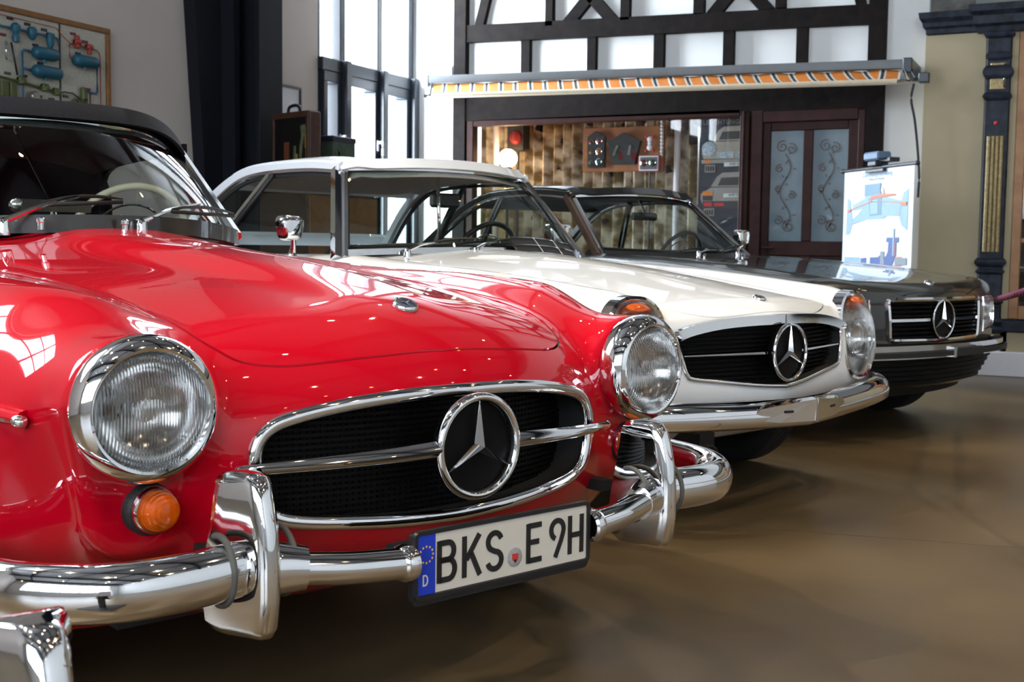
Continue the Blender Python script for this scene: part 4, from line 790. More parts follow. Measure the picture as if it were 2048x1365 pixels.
# ------------------------------------------------------------------ hard-topped roadsters (shared cabin)
def hardtop_cabin(car, Q):
    bx, by, bz = Q['base_side']; tx, ty, tz = Q['top_side']; b0y, b0z = Q['base_mid']; t0y, t0z = Q['top_mid']
    wb = lambda u: Vector((bx*u, b0y+(by-b0y)*abs(u)**2.3, b0z+(bz-b0z)*u*u)); wt = lambda u: Vector((tx*u, t0y+(ty-t0y)*abs(u)**2.3, t0z+(tz-t0z)*u*u))
    ws = empty('windshield', (0, 0, 0), 0, parent=car)
    glass_patch('glass', ws, lambda a, v: tuple(wb(a*2-1).lerp(wt(a*2-1), v)+Vector((0, .015, .010))*math.sin(PI*v)), 'glass', 32, 8)
    us = np.linspace(-1, 1, 33)
    for s in (1, -1):
        P = [tuple(wb(s).lerp(wt(s), t)+Vector((s*.006, .002, .002))) for t in np.linspace(-.08, 1.0, 10)]
        m = MB(); m.sweep(P, [(-.014, -.010), (-.008, .012), (.006, .016), (.012, .004), (.006, -.014)], up=(0, 1, .5)); m.build('pillar', Q.get('pillar', 'chrome'), ws)
        m = MB(); m.sweep([(x+s*.026, y-.024, z) for x, y, z in P], [(-.016, -.020), (-.014, .014), (.012, .018), (.018, -.018)], up=(0, 1, .5)); m.build('outer_pillar', Q['outer'], ws)
        m = MB(); m.tube([(x-s*.016, y+.004, z) for x, y, z in P[1:]], .0055, 8); m.build('rubber_edge', 'rubber', ws)
    m = MB(); m.sweep([tuple(wb(u)+Vector((0, .008, -.004))) for u in us], [(-.014, -.014), (.014, -.014), (.014, 0), (.004, .010), (-.010, .012)]); m.build('base_trim', Q.get('basem', 'satin'), ws)
    m = MB(); m.sweep([tuple(wt(u)+Vector((0, .004, .006))) for u in us], [(-.012, -.012), (.008, -.012), (.014, -.002), (.008, .010), (-.012, .010)]); m.build('header_trim', 'chrome', ws)
    # hard top: roof, rails, rear screen
    ht = empty('hard_top', (0, 0, 0), 0, parent=car); rl = smooth_path(Q['rail'], 40)      # outer rail, right side
    ry = [p[1] for p in rl]; yr = Q['roof_end']; n_r = max(i for i in range(len(rl)) if ry[i] >= yr)
    def roof(a, v):
        u = a*2-1; i = v*n_r; k = min(int(i), n_r-1); t = i-k; p = np.array(rl[k])*(1-t)+np.array(rl[k+1])*t; q = abs(u)
        f = (t0y+.03-p[1])*(1-v)*(1-q**2.3)+(-.12*v)*(1-q**2.2)
        z = p[2]+Q['crown']*(1-q**2.4)*math.sin(PI*min(1, .12+v*.88))**.6 - Q['front_drop']*0 + (t0z+.032-p[2]-Q['crown']*.55)*(1-v)**3*(1-q**2)
        z += Q['edge']*math.exp(-((q-.90)/.09)**2)
        return (p[0]*u, p[1]+f, z-.028*max(0, 1-v/.04)**2)
    m = MB(); m.slab(roof, 40, 24, .02); m.build('roof_panel', Q['roofm'], ht)
    m = MB(); m.slab(lambda a, v: (roof(a, v)[0]*.95, roof(a, v)[1]*.995, roof(a, v)[2]-.035), 20, 10, .005); m.build('headlining', Q['lining'], ht)
    for s in (1, -1):
        P = [(s*x, y, z) for x, y, z in rl]; m = MB(); m.sweep(P, [(-.018, -.022), (-.02, .012), (.0, .022), (.016, .016), (.022, -.002), (.016, -.022)], scale=lambda t: .8+.9*max(0, t-.35)); m.build('roof_rail', Q['roofm'], ht)
        m = MB(); m.sweep([(x+s*.008, y+.012*max(0, i/40-.4), z-.026-.006*max(0, i/40-.5)) for i, (x, y, z) in enumerate(P)], [(-.008, -.006), (.010, -.006), (.014, .002), (.006, .008), (-.008, .006)]); m.build('rail_trim', 'chrome', ht)
        m = MB(); m.sweep([(x-s*.004, y+.02+.012*max(0, i/40-.4), z-.043-.008*max(0, i/40-.5)) for i, (x, y, z) in enumerate(P)], [(-.008, -.008), (.008, -.008), (.008, .008), (-.008, .008)]); m.build('window_seal', 'rubber', ht)
        B = Q['strip']; m = MB(); A_, B_ = Vector((s*B[0][0], B[0][1], B[0][2])), Vector((s*B[1][0], B[1][1], B[1][2])); m.sweep([tuple(A_), tuple(A_.lerp(B_, .5)+Vector((0, -.006, 0))), tuple(B_)], [(-.012, -.009), (.012, -.009), (.009, .008), (-.009, .008)], up=(s, 0, .3)); m.build('window_strip', 'chrome', ht)
        m = MB(); m.sweep([tuple(A_+Vector((-s*.006, .026, 0))), tuple(B_+Vector((-s*.006, .028, 0)))], [(-.012, -.006), (.012, -.006), (.012, .006), (-.012, .006)], up=(s, 0, .3)); m.build('strip_seal', 'rubber', ht)
        bel = Q['belt']
        def side(a, v, s=s):
            i = a*(len(rl)-1)*.985; k = int(i); t = i-k; q = np.array(rl[k])*(1-t)+np.array(rl[min(k+1, len(rl)-1)])*t
            lo = np.array([bel[0], (by-.02)+(Q['rail'][-1][1]-by)*a, bel[1]]); p = lo*(1-v)+q*v; return (s*(p[0]-.012), p[1], p[2]-.02*v)
        glass_patch('side_window', ht, side, 'glass', 20, 5)
    e = Q['rail'][-1]; et = rl[n_r]
    def rear(a, v):
        th = (a*2-1)*PI/2*.96; sx = math.copysign(abs(math.sin(th))**.7, math.sin(th)); cx = abs(math.cos(th))**.7
        A = Vector(((et[0]-.01)*sx, et[1]-.12*cx, et[2]+Q['crown']*.5*cx-.02)); B = Vector(((e[0]-.01)*sx, e[1]-.18*cx, e[2])); return tuple(A.lerp(B, v))
    glass_patch('rear_window', ht, lambda a, v: rear(.06+.88*a, .1+.72*v), 'glass', 20, 8)
    for v0, v1 in ((0, .1), (.82, 1)): m = MB(); m.slab(lambda a, v: rear(a, v0+(v1-v0)*v), 24, 3, .02); m.build('rear_frame', Q['roofm'], ht)
    # cockpit
    m = MB(); m.slab(lambda a, v: ((a-.5)*2*(bx-.02), b0y-.02+(by-b0y)*abs(a*2-1)**2.3*(1-v)-.30*v, b0z-.012+(bz-b0z)*(a*2-1)**2+.012*math.sin(PI*v)-.05*v**3), 20, 6, .03); m.build('dashboard_top', Q['dash'], car)
    m = MB(); m.box((-bx+.06, b0y-.36, .55), (bx-.06, b0y-.31, b0z-.06), .01); m.build('dashboard', Q['dash2'], car)
    m = MB(); m.box((-.64, -2.5, .2), (.64, b0y-.1, .24)); m.box((-.64, -2.5, .24), (.64, -2.45, .80))
    for s in (1, -1): m.box((s*.66, -2.45, .24), (s*.63, by-.1, .86))
    m.build('cockpit_tub', Q.get('tubm', Q['seatm']), car)
    for s in (1, -1): seat(car, s*.33, Q['seat_y'], .26, Q['seatm'], .5, .44, Q.get('hr', False))
    steering(car, (-.36, b0y-.46, .87), .195, 'dash', 64)

# ------------------------------------------------------------------ the white car
WX = dict(ox=-1.698, oy=4.465, head=-20.79)
wht = car_root('hardtop_roadster', WX['ox'], WX['oy'], WX['head'], 'cream white hardtop roadster with tall oval headlamps, in the middle of the row')
_whc = Spl((-1.0, .93), (-.714, .912), (-.35, .886), (.017, .848), (.389, .800), (.60, .768), (.70, .746), (.76, .728), (.85, .70))
_wdk = Spl((-3.6, .60), (-3.4, .70), (-3.0, .80), (-2.6, .86), (-2.2, .885), (-1.5, .89), (-.9, .90))
_wcf = Spl((.85, .715), (.66, .757), (.58, .772), (.415, .796), (.17, .824), (-.1, .845), (-.53, .868), (-.82, .885), (-1.2, .89), (-1.8, .885), (-2.4, .87), (-2.9, .82), (-3.3, .73), (-3.6, .60))
_ww = Spl((.9, .64), (.75, .735), (.66, .772), (.5, .818), (.3, .85), (0, .868), (-.6, .868), (-1.2, .866), (-2.0, .868), (-2.5, .865), (-3.0, .82), (-3.3, .75), (-3.6, .6))
_wpz = Spl((.15, -.10), (.25, -.055), (.4, -.014), (.55, 0), (.68, -.004), (.8, -.022), (.95, -.07))
_wyf = Spl((.2, .60), (.28, .66), (.36, .735), (.42, .775), (.50, .785), (.60, .778), (.68, .757), (.74, .725), (.82, .66))
_wyb = Spl((.2, -3.3), (.4, -3.42), (.55, -3.46), (.7, -3.42), (.9, -3.3))
def f_white(x, y, z):
    ax = np.abs(x); t = 1/(1+np.exp(np.clip((y+1.0)*12, -40, 40)))
    hood = (_whc(y)-.13*ax**2+.010*np.exp(-(ax/.2)**2)*np.clip((.7-y), 0, .6)/.6)*(1-t)+(_wdk(y)-.05*ax**2)*t
    fen = _wcf(y)-(ax-.655)**2/.30
    top = (z-smax(hood, fen, .035))*.96; side = ax-_ww(y)-_wpz(z); v = np.sqrt(ax**2+.0016)
    fr = (y-_wyf(z)+.185*v+.22*np.maximum(ax-.56, 0)**1.5)*.95
    b = smax(smax(top, side, .13), fr, .055)
    e = np.sqrt(((ax-.655)/.78)**2+(z-.602)**2)*1.0; nac = smax((e-.168)*.62, smax(y-.640+.10*(z-.6), .1-y, .02), .02); b = smin(b, nac, .045)
    b = smax(b, (_wyb(z)-y+.25*ax**2)*.92, .12); return smax(b, np.interp(y, [-3.5, -2.6, .3, .9], [.3, .19, .2, .33])-z, .05)
sh = Shell(f_white, (-.97, -3.60, .13), (.97, .90, .98), .017)
gmw = mirrored([(p[0], p[1]) for p in smooth_path([(0, .690), (.15, .688), (.30, .680), (.42, .664), (.485, .648), (.497, .635), (.49, .60), (.470, .54), (.455, .512), (.43, .500), (.30, .484), (.15, .466), (0, .455)], 60)]); gmw_d = sd_round_poly(gmw)
sh.cut(lambda x, y, z: gmw_d(x, z), lambda x, y, z: y > .45)
sh.cut(lambda x, y, z: (np.hypot((np.abs(x)-.655)/.77, z-.600)-.146)*.75, lambda x, y, z: (y > .45) & (np.abs(x) > .45))
g_wh2 = sd_round_poly(mirrored([(p[0], p[1]) for p in smooth_path([(0, .728), (.15, .712), (.30, .690), (.42, .650), (.475, .60), (.49, .52), (.495, .3), (.51, 0), (.53, -.35), (.545, -.60), (.52, -.70), (.40, -.735), (0, -.74)], 80)])); g_wh = lambda x, y, z: g_wh2(x, y)
t_wh, z_wh = sh.cut(g_wh, lambda x, y, z: z > .66)
_, z_ar = sh.cut(_arch, lambda x, y, z: (np.abs(x) > .5) & (z < .75))
g_ck = sd_round_poly(mirrored([(0, -.82), (.4, -.85), (.62, -.93), (.66, -1.0), (.665, -2.2), (.6, -2.42), (0, -2.5)])); sh.cut(lambda x, y, z: g_ck(x, y), lambda x, y, z: z > .7)
shell_obj('body', sh.V, sh.N, sh.T, 'white', wht, z_wh | z_ar, lambda x, y, z: np.where(np.asarray(z) > .66, g_wh(x, y, z), _arch(x, y, z)), .002, .02)
shell_obj('hood', sh.V, sh.N, t_wh, 'white', wht, z_wh, g_wh, -.0022, .02)
def hood_badge(car, f, y, r=.025):
    zb = brent_z(f, 0, y); nb = Vector(grad(f, np.array([[0, y, zb]]))[0]).normalized(); tb = Vector((1, 0, 0)); ub = nb.cross(tb); q = lambda u, v, w: tuple(Vector((0, y, zb))+tb*u+ub*v+nb*w)
    m = MB(); m.lathe([(0, .006), (r*.8, .006), (r*.9, .008), (r, .005), (r, -.002)], 32, q); b = m.build('hood_badge', 'chrome', car); m = MB(); m.lathe([(0, .0066), (r*.76, .0064)], 28, q); m.build('enamel_disc', 'enamel', b); m = MB(); star_emblem(m, lambda u, v, w: q(u, v, w+.0074), r*.7, .16, .001); m.build('star', 'satin', b)
hood_badge(wht, f_white, .655)
gr = empty('grille', (0, 0, 0), 0, parent=wht); ysw = [solve_y(f_white, abs(x), z) for x, z in gmw]; n = len(gmw)
topi = [i for i, (x, z) in enumerate(gmw) if z > .632 and True]
pth = sorted([(x, y, z) for (x, z), y in zip(gmw, ysw) if z > .634], key=lambda p: p[0])
m = MB(); m.sweep([(x, y+.010, z-.002) for x, y, z in pth], [(-.012, -.016), (.010, -.020), (.016, -.010), (.013, .010), (.002, .020), (-.012, .018)], up=(0, 0, 1)); m.build('grille_visor', 'chrome', gr)
m = MB(); m.sweep([(x, y+.003, z) for (x, z), y in zip(gmw, ysw)], rim_sec(.008, .007), True, up=(0, 1, 0)); m.build('grille_surround', 'chrome', gr)
m = MB(); m.add([(x, y-.004, z) for (x, z), y in zip(gmw, ysw)]+[(x*.97, y-.12, z) for (x, z), y in zip(gmw, ysw)], [(i, (i+1) % n, n+(i+1) % n, n+i) for i in range(n)]); m.build('grille_tunnel', 'dark', gr)
m = MB(); m.grid(lambda u, v: ((u-.5)*1.02, .70-.185*abs(u-.5)*1.02, .43+.28*v), 12, 4); m.build('grille_backing', 'dark', gr)
for z in np.arange(.475, .69, .0155):
    xx = [x for x in np.arange(-.5, .501, .02) if gmw_d(np.array(x), np.array(z)) < -.004]
    if len(xx) > 3: m = MB(); m.sweep([(x, .735-.185*math.hypot(x, .04), z) for x in xx], [(-.010, -.0022), (.010, -.003), (.010, .003), (-.010, .0022)]); m.build('slat', 'grille', gr)
WSY, WSZ = .790, .575; trs = lambda u, v, w: (-u, WSY+w, WSZ+v)
m = MB(); m.lathe([(0, -.009), (.090, -.009), (.092, -.012), (.088, -.03), (.03, -.06)], 40, trs); m.build('star_backplate', 'grille', gr)
m = MB(); ring(m, trs, .097, .0065, 56, 10, 1.3); m.build('star_ring', 'chrome', gr)
m = MB(); star_emblem(m, trs, .094, .13, .010); m.build('star', 'chrome', gr)
for s in (1, -1): m = MB(); m.sweep([(s*x, .775-.185*x, .575+.004*x) for x in np.linspace(.10, .465, 8)], [(-.008, -.008), (0, -.011), (.012, -.004), (.012, .004), (0, .011), (-.008, .008)] if s < 0 else [(.008, -.008), (0, -.011), (-.012, -.004), (-.012, .004), (0, .011), (.008, .008)], scale=lambda t: 1-.5*t); m.build('grille_bar', 'chrome', gr)
def oval_lamp(car, s):
    e = empty('headlight', (s*.655, .652, .603), -s*.10, parent=car); tl = lambda z: -.13*z
    A, B = .119, .157; sup = lambda t, k=2.5: (math.copysign(abs(math.cos(t))**(2/k), math.cos(t)), math.copysign(abs(math.sin(t))**(2/k), math.sin(t)))
    ol = [(A*1.09*sup(t)[0], B*1.05*sup(t)[1]) for t in np.linspace(0, 2*PI, 57)[:-1]]
    m = MB(); m.sweep([(x, tl(z)-.004, z) for x, z in ol], [(-.010, -.030), (.006, -.030), (.012, -.006), (.009, .012), (.0, .017), (-.009, .012)], True, up=(0, 1, 0)); m.build('bezel', 'chrome', e)
    def ln(a, v): t = a*2*PI; r = v; x, z = A*sup(t)[0]*r, B*sup(t)[1]*r; return (x, tl(z)+.006+.058*(1-r**2.6)**.75 if r < 1 else tl(z)+.006, z)
    m = MB(); m.grid(ln, 48, 12); m.build('lens', 'lens', e)
    m = MB(); m.grid(lambda a, v: (lambda p: (p[0]*.98, tl(p[2])-.01-.05*(1-v**2), p[2]*.985))(ln(a, v)), 40, 6); m.build('lamp_shell', 'bright', e)
    m = MB(); m.lathe([(.078, -.012)]+[(.078*math.cos(t), -.012-.05*math.sin(t)) for t in np.linspace(.1, 1.5, 8)], 32, lambda a, b, h: (a, h+.010, b-.012)); m.lathe([(.078, -.012), (.083, -.006), (.080, -.002), (.076, -.008)], 32, lambda a, b, h: (a, h+.012, b-.012)); m.build('reflector', 'chrome', e)
    m = MB(); m.ball((0, tl(.118)+.006, .118), .062, 16, 10, (1.15, .5, .55)); m.build('amber_lens', 'amber', e)
for s in (1, -1): oval_lamp(wht, s)
bp = empty('front_bumper', (0, 0, 0), 0, parent=wht)
for s in (1, -1):
    P = [(0, .862, .374)]+[(s*x, y, z) for x, y, z in smooth_path([(.02, .860, .374), (.30, .822, .380), (.56, .785, .391), (.72, .735, .398), (.82, .650, .402), (.872, .50, .405), (.885, .25, .406)], 30)]
    sec = [(-s*.022*0-.020, -.046), (.012, -.046), (.030, -.034), (.034, -.004), (.026, .022), (.004, .040), (-.024, .046)]
    sec = [(a*(1 if s < 0 else -1), b) for a, b in sec]; m = MB(); m.sweep(P, sec, scale=lambda t: 1 if t < .93 else math.sqrt(max(.05, 1-((t-.93)/.07)**2*.9))); m.build('bumper_half', 'chrome', bp, angle=50)
    L_ = .285 if s > 0 else .25; fp = [(.004, .002), (L_*.62, .004), (L_*.88, .014), (L_, .036), (L_*.93, .054), (L_*.7, .064), (.004, .078)]
    q3 = lambda u, v, d: (s*u, .904-.155*u+.006*(v/.078)-d-(.008*(u/L_)**3), .344+v+.012*u)
    m = MB(); k = len(fp); V = [q3(u, v, 0) for u, v in fp]+[q3(u+(.012 if u > .1 else 0), v+(.006 if v > .04 else -.006), .022) for u, v in fp]
    m.add(V, [tuple(range(k))]+[(i_, (i_+1) % k, k+(i_+1) % k, k+i_) for i_ in range(k)], True); m.build('plate_panel', 'chrome', bp, smooth=False)
    m = MB(); m.add([q3(u, v, -.0008) for u, v in ((.115, .036), (.155, .036), (.155, .044), (.115, .044))], [(0, 1, 2, 3)]); m.build('panel_slot', 'plateb', bp)
m = MB(); m.box((-.006, .87, .340), (.006, .908, .425), .002); m.build('bumper_joint', 'chrome', bp)
m = MB(); ring(m, lambda u, v, w: (.34+u*.9, .70+w, .235+v*.62), .05, .012, 24, 8); m.box((.30, .45, .26), (.38, .70, .31)); m.build('tow_eye', 'dark', wht)
for s in (1, -1):
    for yy in (0, -2.4):
        make_wheel(wht, s*.735, yy, .318, .19, s, 'white'); m = MB(); m.lathe([(.375, .11), (.372, -.22), (0, -.24)], 32, lambda a, b, h: (s*(.72+h), yy+a, .325+b), 0, PI); m.build('arch_liner', 'dark', wht)
m = MB(); m.box((-.55, -3.2, .2), (.55, -.3, .23)); m.box((-.42, -.7, .25), (.42, .36, .46)); m.build('underbody', 'dark', wht)
hardtop_cabin(wht, dict(base_side=(.685, -.905, .905), top_side=(.525, -1.135, 1.258), base_mid=(-.775, .922), top_mid=(-1.02, 1.272), outer='chrome', roofm='white', lining='head',
    rail=[(.548, -1.13, 1.272), (.560, -1.35, 1.287), (.568, -1.65, 1.287), (.575, -1.88, 1.268), (.590, -2.05, 1.205), (.62, -2.22, 1.09), (.655, -2.40, .93)], roof_end=-1.98, crown=.012, edge=.012, front_drop=.0, strip=((.585, -1.65, 1.253), (.675, -2.0, .915)), belt=(.69, .90), dash='dash', dash2='white', seatm='leather_t', tubm='head', seat_y=-1.75, basem='satin'))
# windscreen furniture, door mirror, wipers, scuttle vent
m = MB(); m.tube([(.055, -1.06, .925), (.05, -1.085, 1.262)], .009, 8); m.build('mirror_rod', 'chrome', wht)
m = MB(); m.box((-.085, -1.10, 1.108), (.095, -1.075, 1.176), .012); m.build('inner_mirror', 'dash', wht)
def door_mirror(car, c, s, m_='chrome'):
    e = empty('door_mirror', c, 0, parent=car); m = MB(); sq = lambda t, k: (math.copysign(abs(math.cos(t))**k, math.cos(t)), math.copysign(abs(math.sin(t))**k, math.sin(t))); m.grid(lambda u, v: (lambda c, q: (.056*c[0]*q[0]*(1+.15*c[1]*q[0]), -.014+.058*q[1], .075+.054*c[1]*q[0]))(sq(u*2*PI, .55), sq(v*PI/2, .5)), 32, 8); m.build('mirror_shell', m_, e)
    m = MB(); m.lathe([(0, -.011), (.053, -.011)], 28, lambda a, b, h: (a*.95, h-.003, .075+b*.95)); m.build('mirror_face', 'mirror', e)
    m = MB(); m.tube(smooth_path([(-s*.012, .0, -.04), (-s*.012, .012, .0), (0, .030, .05)], 10), .010, 10, taper=lambda t: 1.5-.7*t); m.lathe([(.022, -.045), (.02, -.035), (.012, -.028)], 16, lambda a, b, h: (a-s*.012, b*1.4, h)); m.build('mirror_stem', m_, e)
for s in (1, -1): door_mirror(wht, (s*.79, -1.165, .925), s)
wiper(wht, (.12, -.735, .915), (-.06, -.80, .955), (-.02, -.80, .952), (-.36, -.86, .965)); wiper(wht, (.47, -.77, .905), (.30, -.80, .945), (.34, -.81, .94), (.02, -.80, .965))
vf = lambda a, v: (-.10-.47*a, -.690-.07*v-.10*a*a, .908+.066*v-.026*a*a)
m = MB(); m.slab(lambda a, v: vf(a, v), 14, 3, .012); sv = m.build('scuttle_vent', 'plateb', wht)
for v in (0, .5, 1.0): m = MB(); m.tube([tuple(Vector(vf(a, v))+Vector((0, .003, .003))) for a in np.linspace(0, 1, 11)], .003, 6); m.build('vent_rail', 'satin', sv)
for a in (.33, .66): m = MB(); m.tube([tuple(Vector(vf(a, v))+Vector((0, .004, .003))) for v in (0, .5, 1)], .0024, 6); m.build('vent_bar', 'satin', sv)
# ------------------------------------------------------------------ the black car
BX = dict(ox=-1.440, oy=6.710, head=-24.65)
blk = car_root('black_roadster', BX['ox'], BX['oy'], BX['head'], 'dark olive black roadster with wide slatted grille, parked nearest the half-timbered wall')
_bhc = Spl((-1.0, .905), (-.6, .888), (-.2, .866), (.228, .836), (.5, .812), (.68, .790), (.78, .768), (.86, .742))
_bdk = Spl((-3.6, .66), (-3.3, .76), (-2.9, .83), (-2.5, .87), (-1.5, .90), (-.9, .905))
_bcf = Spl((-3.6, .66), (-3.2, .78), (-2.6, .86), (-1.8, .89), (-1.0, .900), (-.274, .876), (.1, .850), (.388, .822), (.6, .795), (.72, .772), (.86, .735))
_bw = Spl((.95, .76), (.82, .815), (.7, .85), (.5, .875), (.2, .89), (-.6, .893), (-1.8, .893), (-2.6, .885), (-3.1, .84), (-3.5, .76))
_bpz = Spl((.15, -.10), (.25, -.06), (.4, -.02), (.55, 0), (.64, -.003), (.75, -.028), (.9, -.07))
_byf = Spl((.2, .66), (.26, .72), (.32, .775), (.40, .80), (.50, .812), (.60, .814), (.70, .806), (.77, .785), (.85, .74))
_byb = Spl((.2, -3.3), (.4, -3.42), (.6, -3.45), (.9, -3.36))
def f_black(x, y, z):
    ax = np.abs(x); t = 1/(1+np.exp(np.clip((y+1.0)*12, -40, 40)))
    hood = (_bhc(y)-.015*ax**2)*(1-t)+(_bdk(y)-.03*ax**2)*t; fen = _bcf(y)-(ax-.63)**2/.55
    top = (z-smax(hood, fen, .03))*.97; side = ax-_bw(y)-_bpz(z); fr = (y-_byf(z)+.27*ax**2)*.95
    b = smax(smax(top, side, .09), fr, .05); b = smax(b, (_byb(z)-y+.15*ax**2)*.95, .09); return smax(b, np.interp(y, [-3.5, -2.6, .3, .9], [.32, .2, .2, .25])-z, .04)
sh = Shell(f_black, (-.98, -3.60, .13), (.98, .92, .98), .019)
gmb = mirrored([(0, .700), (.395, .700), (.408, .692), (.410, .68), (.398, .52), (.392, .505), (.38, .498), (0, .492)]); gmb_d = sd_round_poly(gmb)
sh.cut(lambda x, y, z: gmb_d(x, z), lambda x, y, z: y > .5)
lmp = [(.52, .520), (.78, .545), (.80, .56), (.805, .64), (.79, .682), (.62, .698), (.52, .698)]; lmp_d = sd_round_poly(lmp)
sh.cut(lambda x, y, z: lmp_d(np.abs(x), z), lambda x, y, z: (y > .45) & (np.abs(x) < .84))
g_bh2 = sd_round_poly(mirrored([(0, .800), (.30, .778), (.52, .715), (.56, .66), (.57, .3), (.58, -.5), (.56, -.72), (.3, -.80), (0, -.82)])); g_bh = lambda x, y, z: g_bh2(x, y)
t_bh, z_bh = sh.cut(g_bh, lambda x, y, z: z > .70)
_arb = lambda x, y, z: np.minimum(np.hypot(y, z-.325), np.hypot(y+2.46, z-.325))-.365
_, z_ar = sh.cut(_arb, lambda x, y, z: (np.abs(x) > .5) & (z < .76))
g_ck = sd_round_poly(mirrored([(0, -.92), (.4, -.95), (.60, -1.03), (.66, -1.12), (.665, -2.3), (.6, -2.5), (0, -2.6)])); sh.cut(lambda x, y, z: g_ck(x, y), lambda x, y, z: z > .7)
shell_obj('body', sh.V, sh.N, sh.T, 'black', blk, z_bh | z_ar, lambda x, y, z: np.where(np.asarray(z) > .70, g_bh(x, y, z), _arb(x, y, z)), .002, .02)
shell_obj('hood', sh.V, sh.N, t_bh, 'black', blk, z_bh, g_bh, -.0022, .02)
hood_badge(blk, f_black, .735, .026)
gr = empty('grille', (0, 0, 0), 0, parent=blk); gp = []
for (xa, za), (xb, zb) in zip(gmb, gmb[1:]+gmb[:1]):
    k = max(1, int(math.hypot(xb-xa, zb-za)/.04)); gp += [(xa+(xb-xa)*t/k, za+(zb-za)*t/k) for t in range(k)]
ysb = [solve_y(f_black, abs(x), z) for x, z in gp]; n = len(gp)
m = MB(); m.sweep([(x, y+.006, z) for (x, z), y in zip(gp, ysb)], [(-.010, -.010), (.010, -.010), (.010, .006), (0, .012), (-.010, .006)], True, up=(0, 1, 0)); m.build('grille_surround', 'chrome', gr)
m = MB(); m.add([(x, y, z) for (x, z), y in zip(gp, ysb)]+[(x*.97, y-.1, z) for (x, z), y in zip(gp, ysb)], [(i, (i+1) % n, n+(i+1) % n, n+i) for i in range(n)]); m.build('grille_tunnel', 'dark', gr)
m = MB(); m.grid(lambda u, v: ((u-.5)*.84, .72-.27*((u-.5)*.84)**2, .48+.24*v), 10, 3); m.build('grille_backing', 'dark', gr)
for z in np.linspace(.513, .683, 9):
    if abs(z-.598) < .008: continue
    m = MB(); m.sweep([(x, .790-.27*x*x, z) for x in np.linspace(-.395, .395, 17)], [(-.02, -.003), (.010, -.0045), (.010, .0045), (-.02, .003)]); m.build('slat', 'grille', gr)
trs = lambda u, v, w: (-u, .822+w, .598+v)
m = MB(); m.lathe([(0, -.009), (.089, -.009), (.09, -.012), (.08, -.03)], 36, trs); m.build('star_backplate', 'grille', gr)
m = MB(); ring(m, trs, .095, .0055, 48, 8, 1.3); m.build('star_ring', 'chrome', gr); m = MB(); star_emblem(m, trs, .092, .12, .010); m.build('star', 'chrome', gr)
for s in (1, -1):
    m = MB(); m.sweep([(s*x, .812-.27*x*x, .598) for x in np.linspace(.11, .40, 7)], [(-.008, -.007), (.008, -.007), (.008, .007), (-.008, .007)]); m.build('grille_bar', 'chrome', gr)
    e = empty('headlight', (0, 0, 0), 0, parent=blk); op = []
    for (xa, za), (xb, zb) in zip(lmp, lmp[1:]+lmp[:1]):
        k = max(1, int(math.hypot(xb-xa, zb-za)/.03)); op += [(xa+(xb-xa)*t/k, za+(zb-za)*t/k) for t in range(k)]
    yo = [solve_y(f_black, x, z) for x, z in op]; k = len(op); cx, cz = .61, .615; L_ = []
    for t in (1, .75, .5, .25, 0.02): L_ += [(s*(cx+(x-cx)*t), solve_y(f_black, cx+(x-cx)*t, cz+(z-cz)*t)+.006*(1-t), cz+(z-cz)*t) for x, z in op]
    m = MB(); m.add(L_, [(r*k+i, r*k+(i+1) % k, (r+1)*k+(i+1) % k, (r+1)*k+i) for r in range(4) for i in range(k)]); m.build('lens', 'lens', e)
    m = MB(); m.add([(s*x, y, z) for (x, z), y in zip(op, yo)]+[(s*(cx+(x-cx)*.9), y-.09, cz+(z-cz)*.9) for (x, z), y in zip(op, yo)], [(i, (i+1) % k, k+(i+1) % k, k+i) for i in range(k)]+[tuple(range(k, 2*k))]); m.build('lamp_shell', 'bright', e)
    m = MB(); m.sweep([(s*x, y+.003, z) for (x, z), y in zip(op, yo)], rim_sec(.005, .005, 6), True, up=(0, 1, 0)); m.build('bezel', 'chrome', e)
    for q in (.585, .70): m = MB(); m.lathe([(.058, 0)]+[(.058*math.cos(t), -.04*math.sin(t)) for t in np.linspace(.1, 1.5, 6)], 24, lambda a, b, h: (s*q+a, .80-.27*q*q-.03+h, .605+b)); m.build('reflector', 'chrome', e)
    m = MB(); m.box((s*.765, .56, .56), (s*.79, .60, .67), .008); m.build('amber_lens', 'amber', e)
bp = empty('front_bumper', (0, 0, 0), 0, parent=blk); P = [(x, y, z) for x, y, z in smooth_path([(.875, .25, .448), (.865, .46, .448), (.82, .60, .448), (.71, .735, .449), (.52, .815, .449), (.25, .862, .449), (0, .875, .449), (-.25, .862, .449), (-.52, .815, .449), (-.71, .735, .449), (-.82, .60, .448), (-.865, .46, .448), (-.875, .25, .448)], 72)]
m = MB(); m.sweep(P, [(.016, -.034), (-.018, -.034), (-.030, -.016), (-.032, .006), (-.022, .026), (.018, .032)]); m.build('bumper_bar', 'chrome', bp, angle=50)
m = MB(); m.sweep([(x*1.012, y+.034*(1 if y > .7 else .4), z-.012) for x, y, z in P[6:-6]], [(-.006, -.013), (.006, -.013), (.006, .013), (-.006, .013)]); m.build('rubber_strip', 'rubber', bp)
m = MB(); m.box((-.24, .885, .415), (.02, .915, .462), .006); m.build('plate_mount', 'plateb', bp); m = MB(); m.box((.02, .88, .412), (.045, .918, .470), .004); m.build('mount_bracket', 'satin', bp)
va = empty('valance', (0, 0, 0), 0, parent=blk)
for k in range(5):
    z = .385-.026*k; m = MB(); m.sweep([(x, .80-.012*k-.30*x*x, z) for x in np.linspace(-.74+.03*k, .74-.03*k, 25)], [(-.03, -.010), (.012, -.008), (.018, .004), (-.03, .010)]); m.build('slat', 'grille', va)
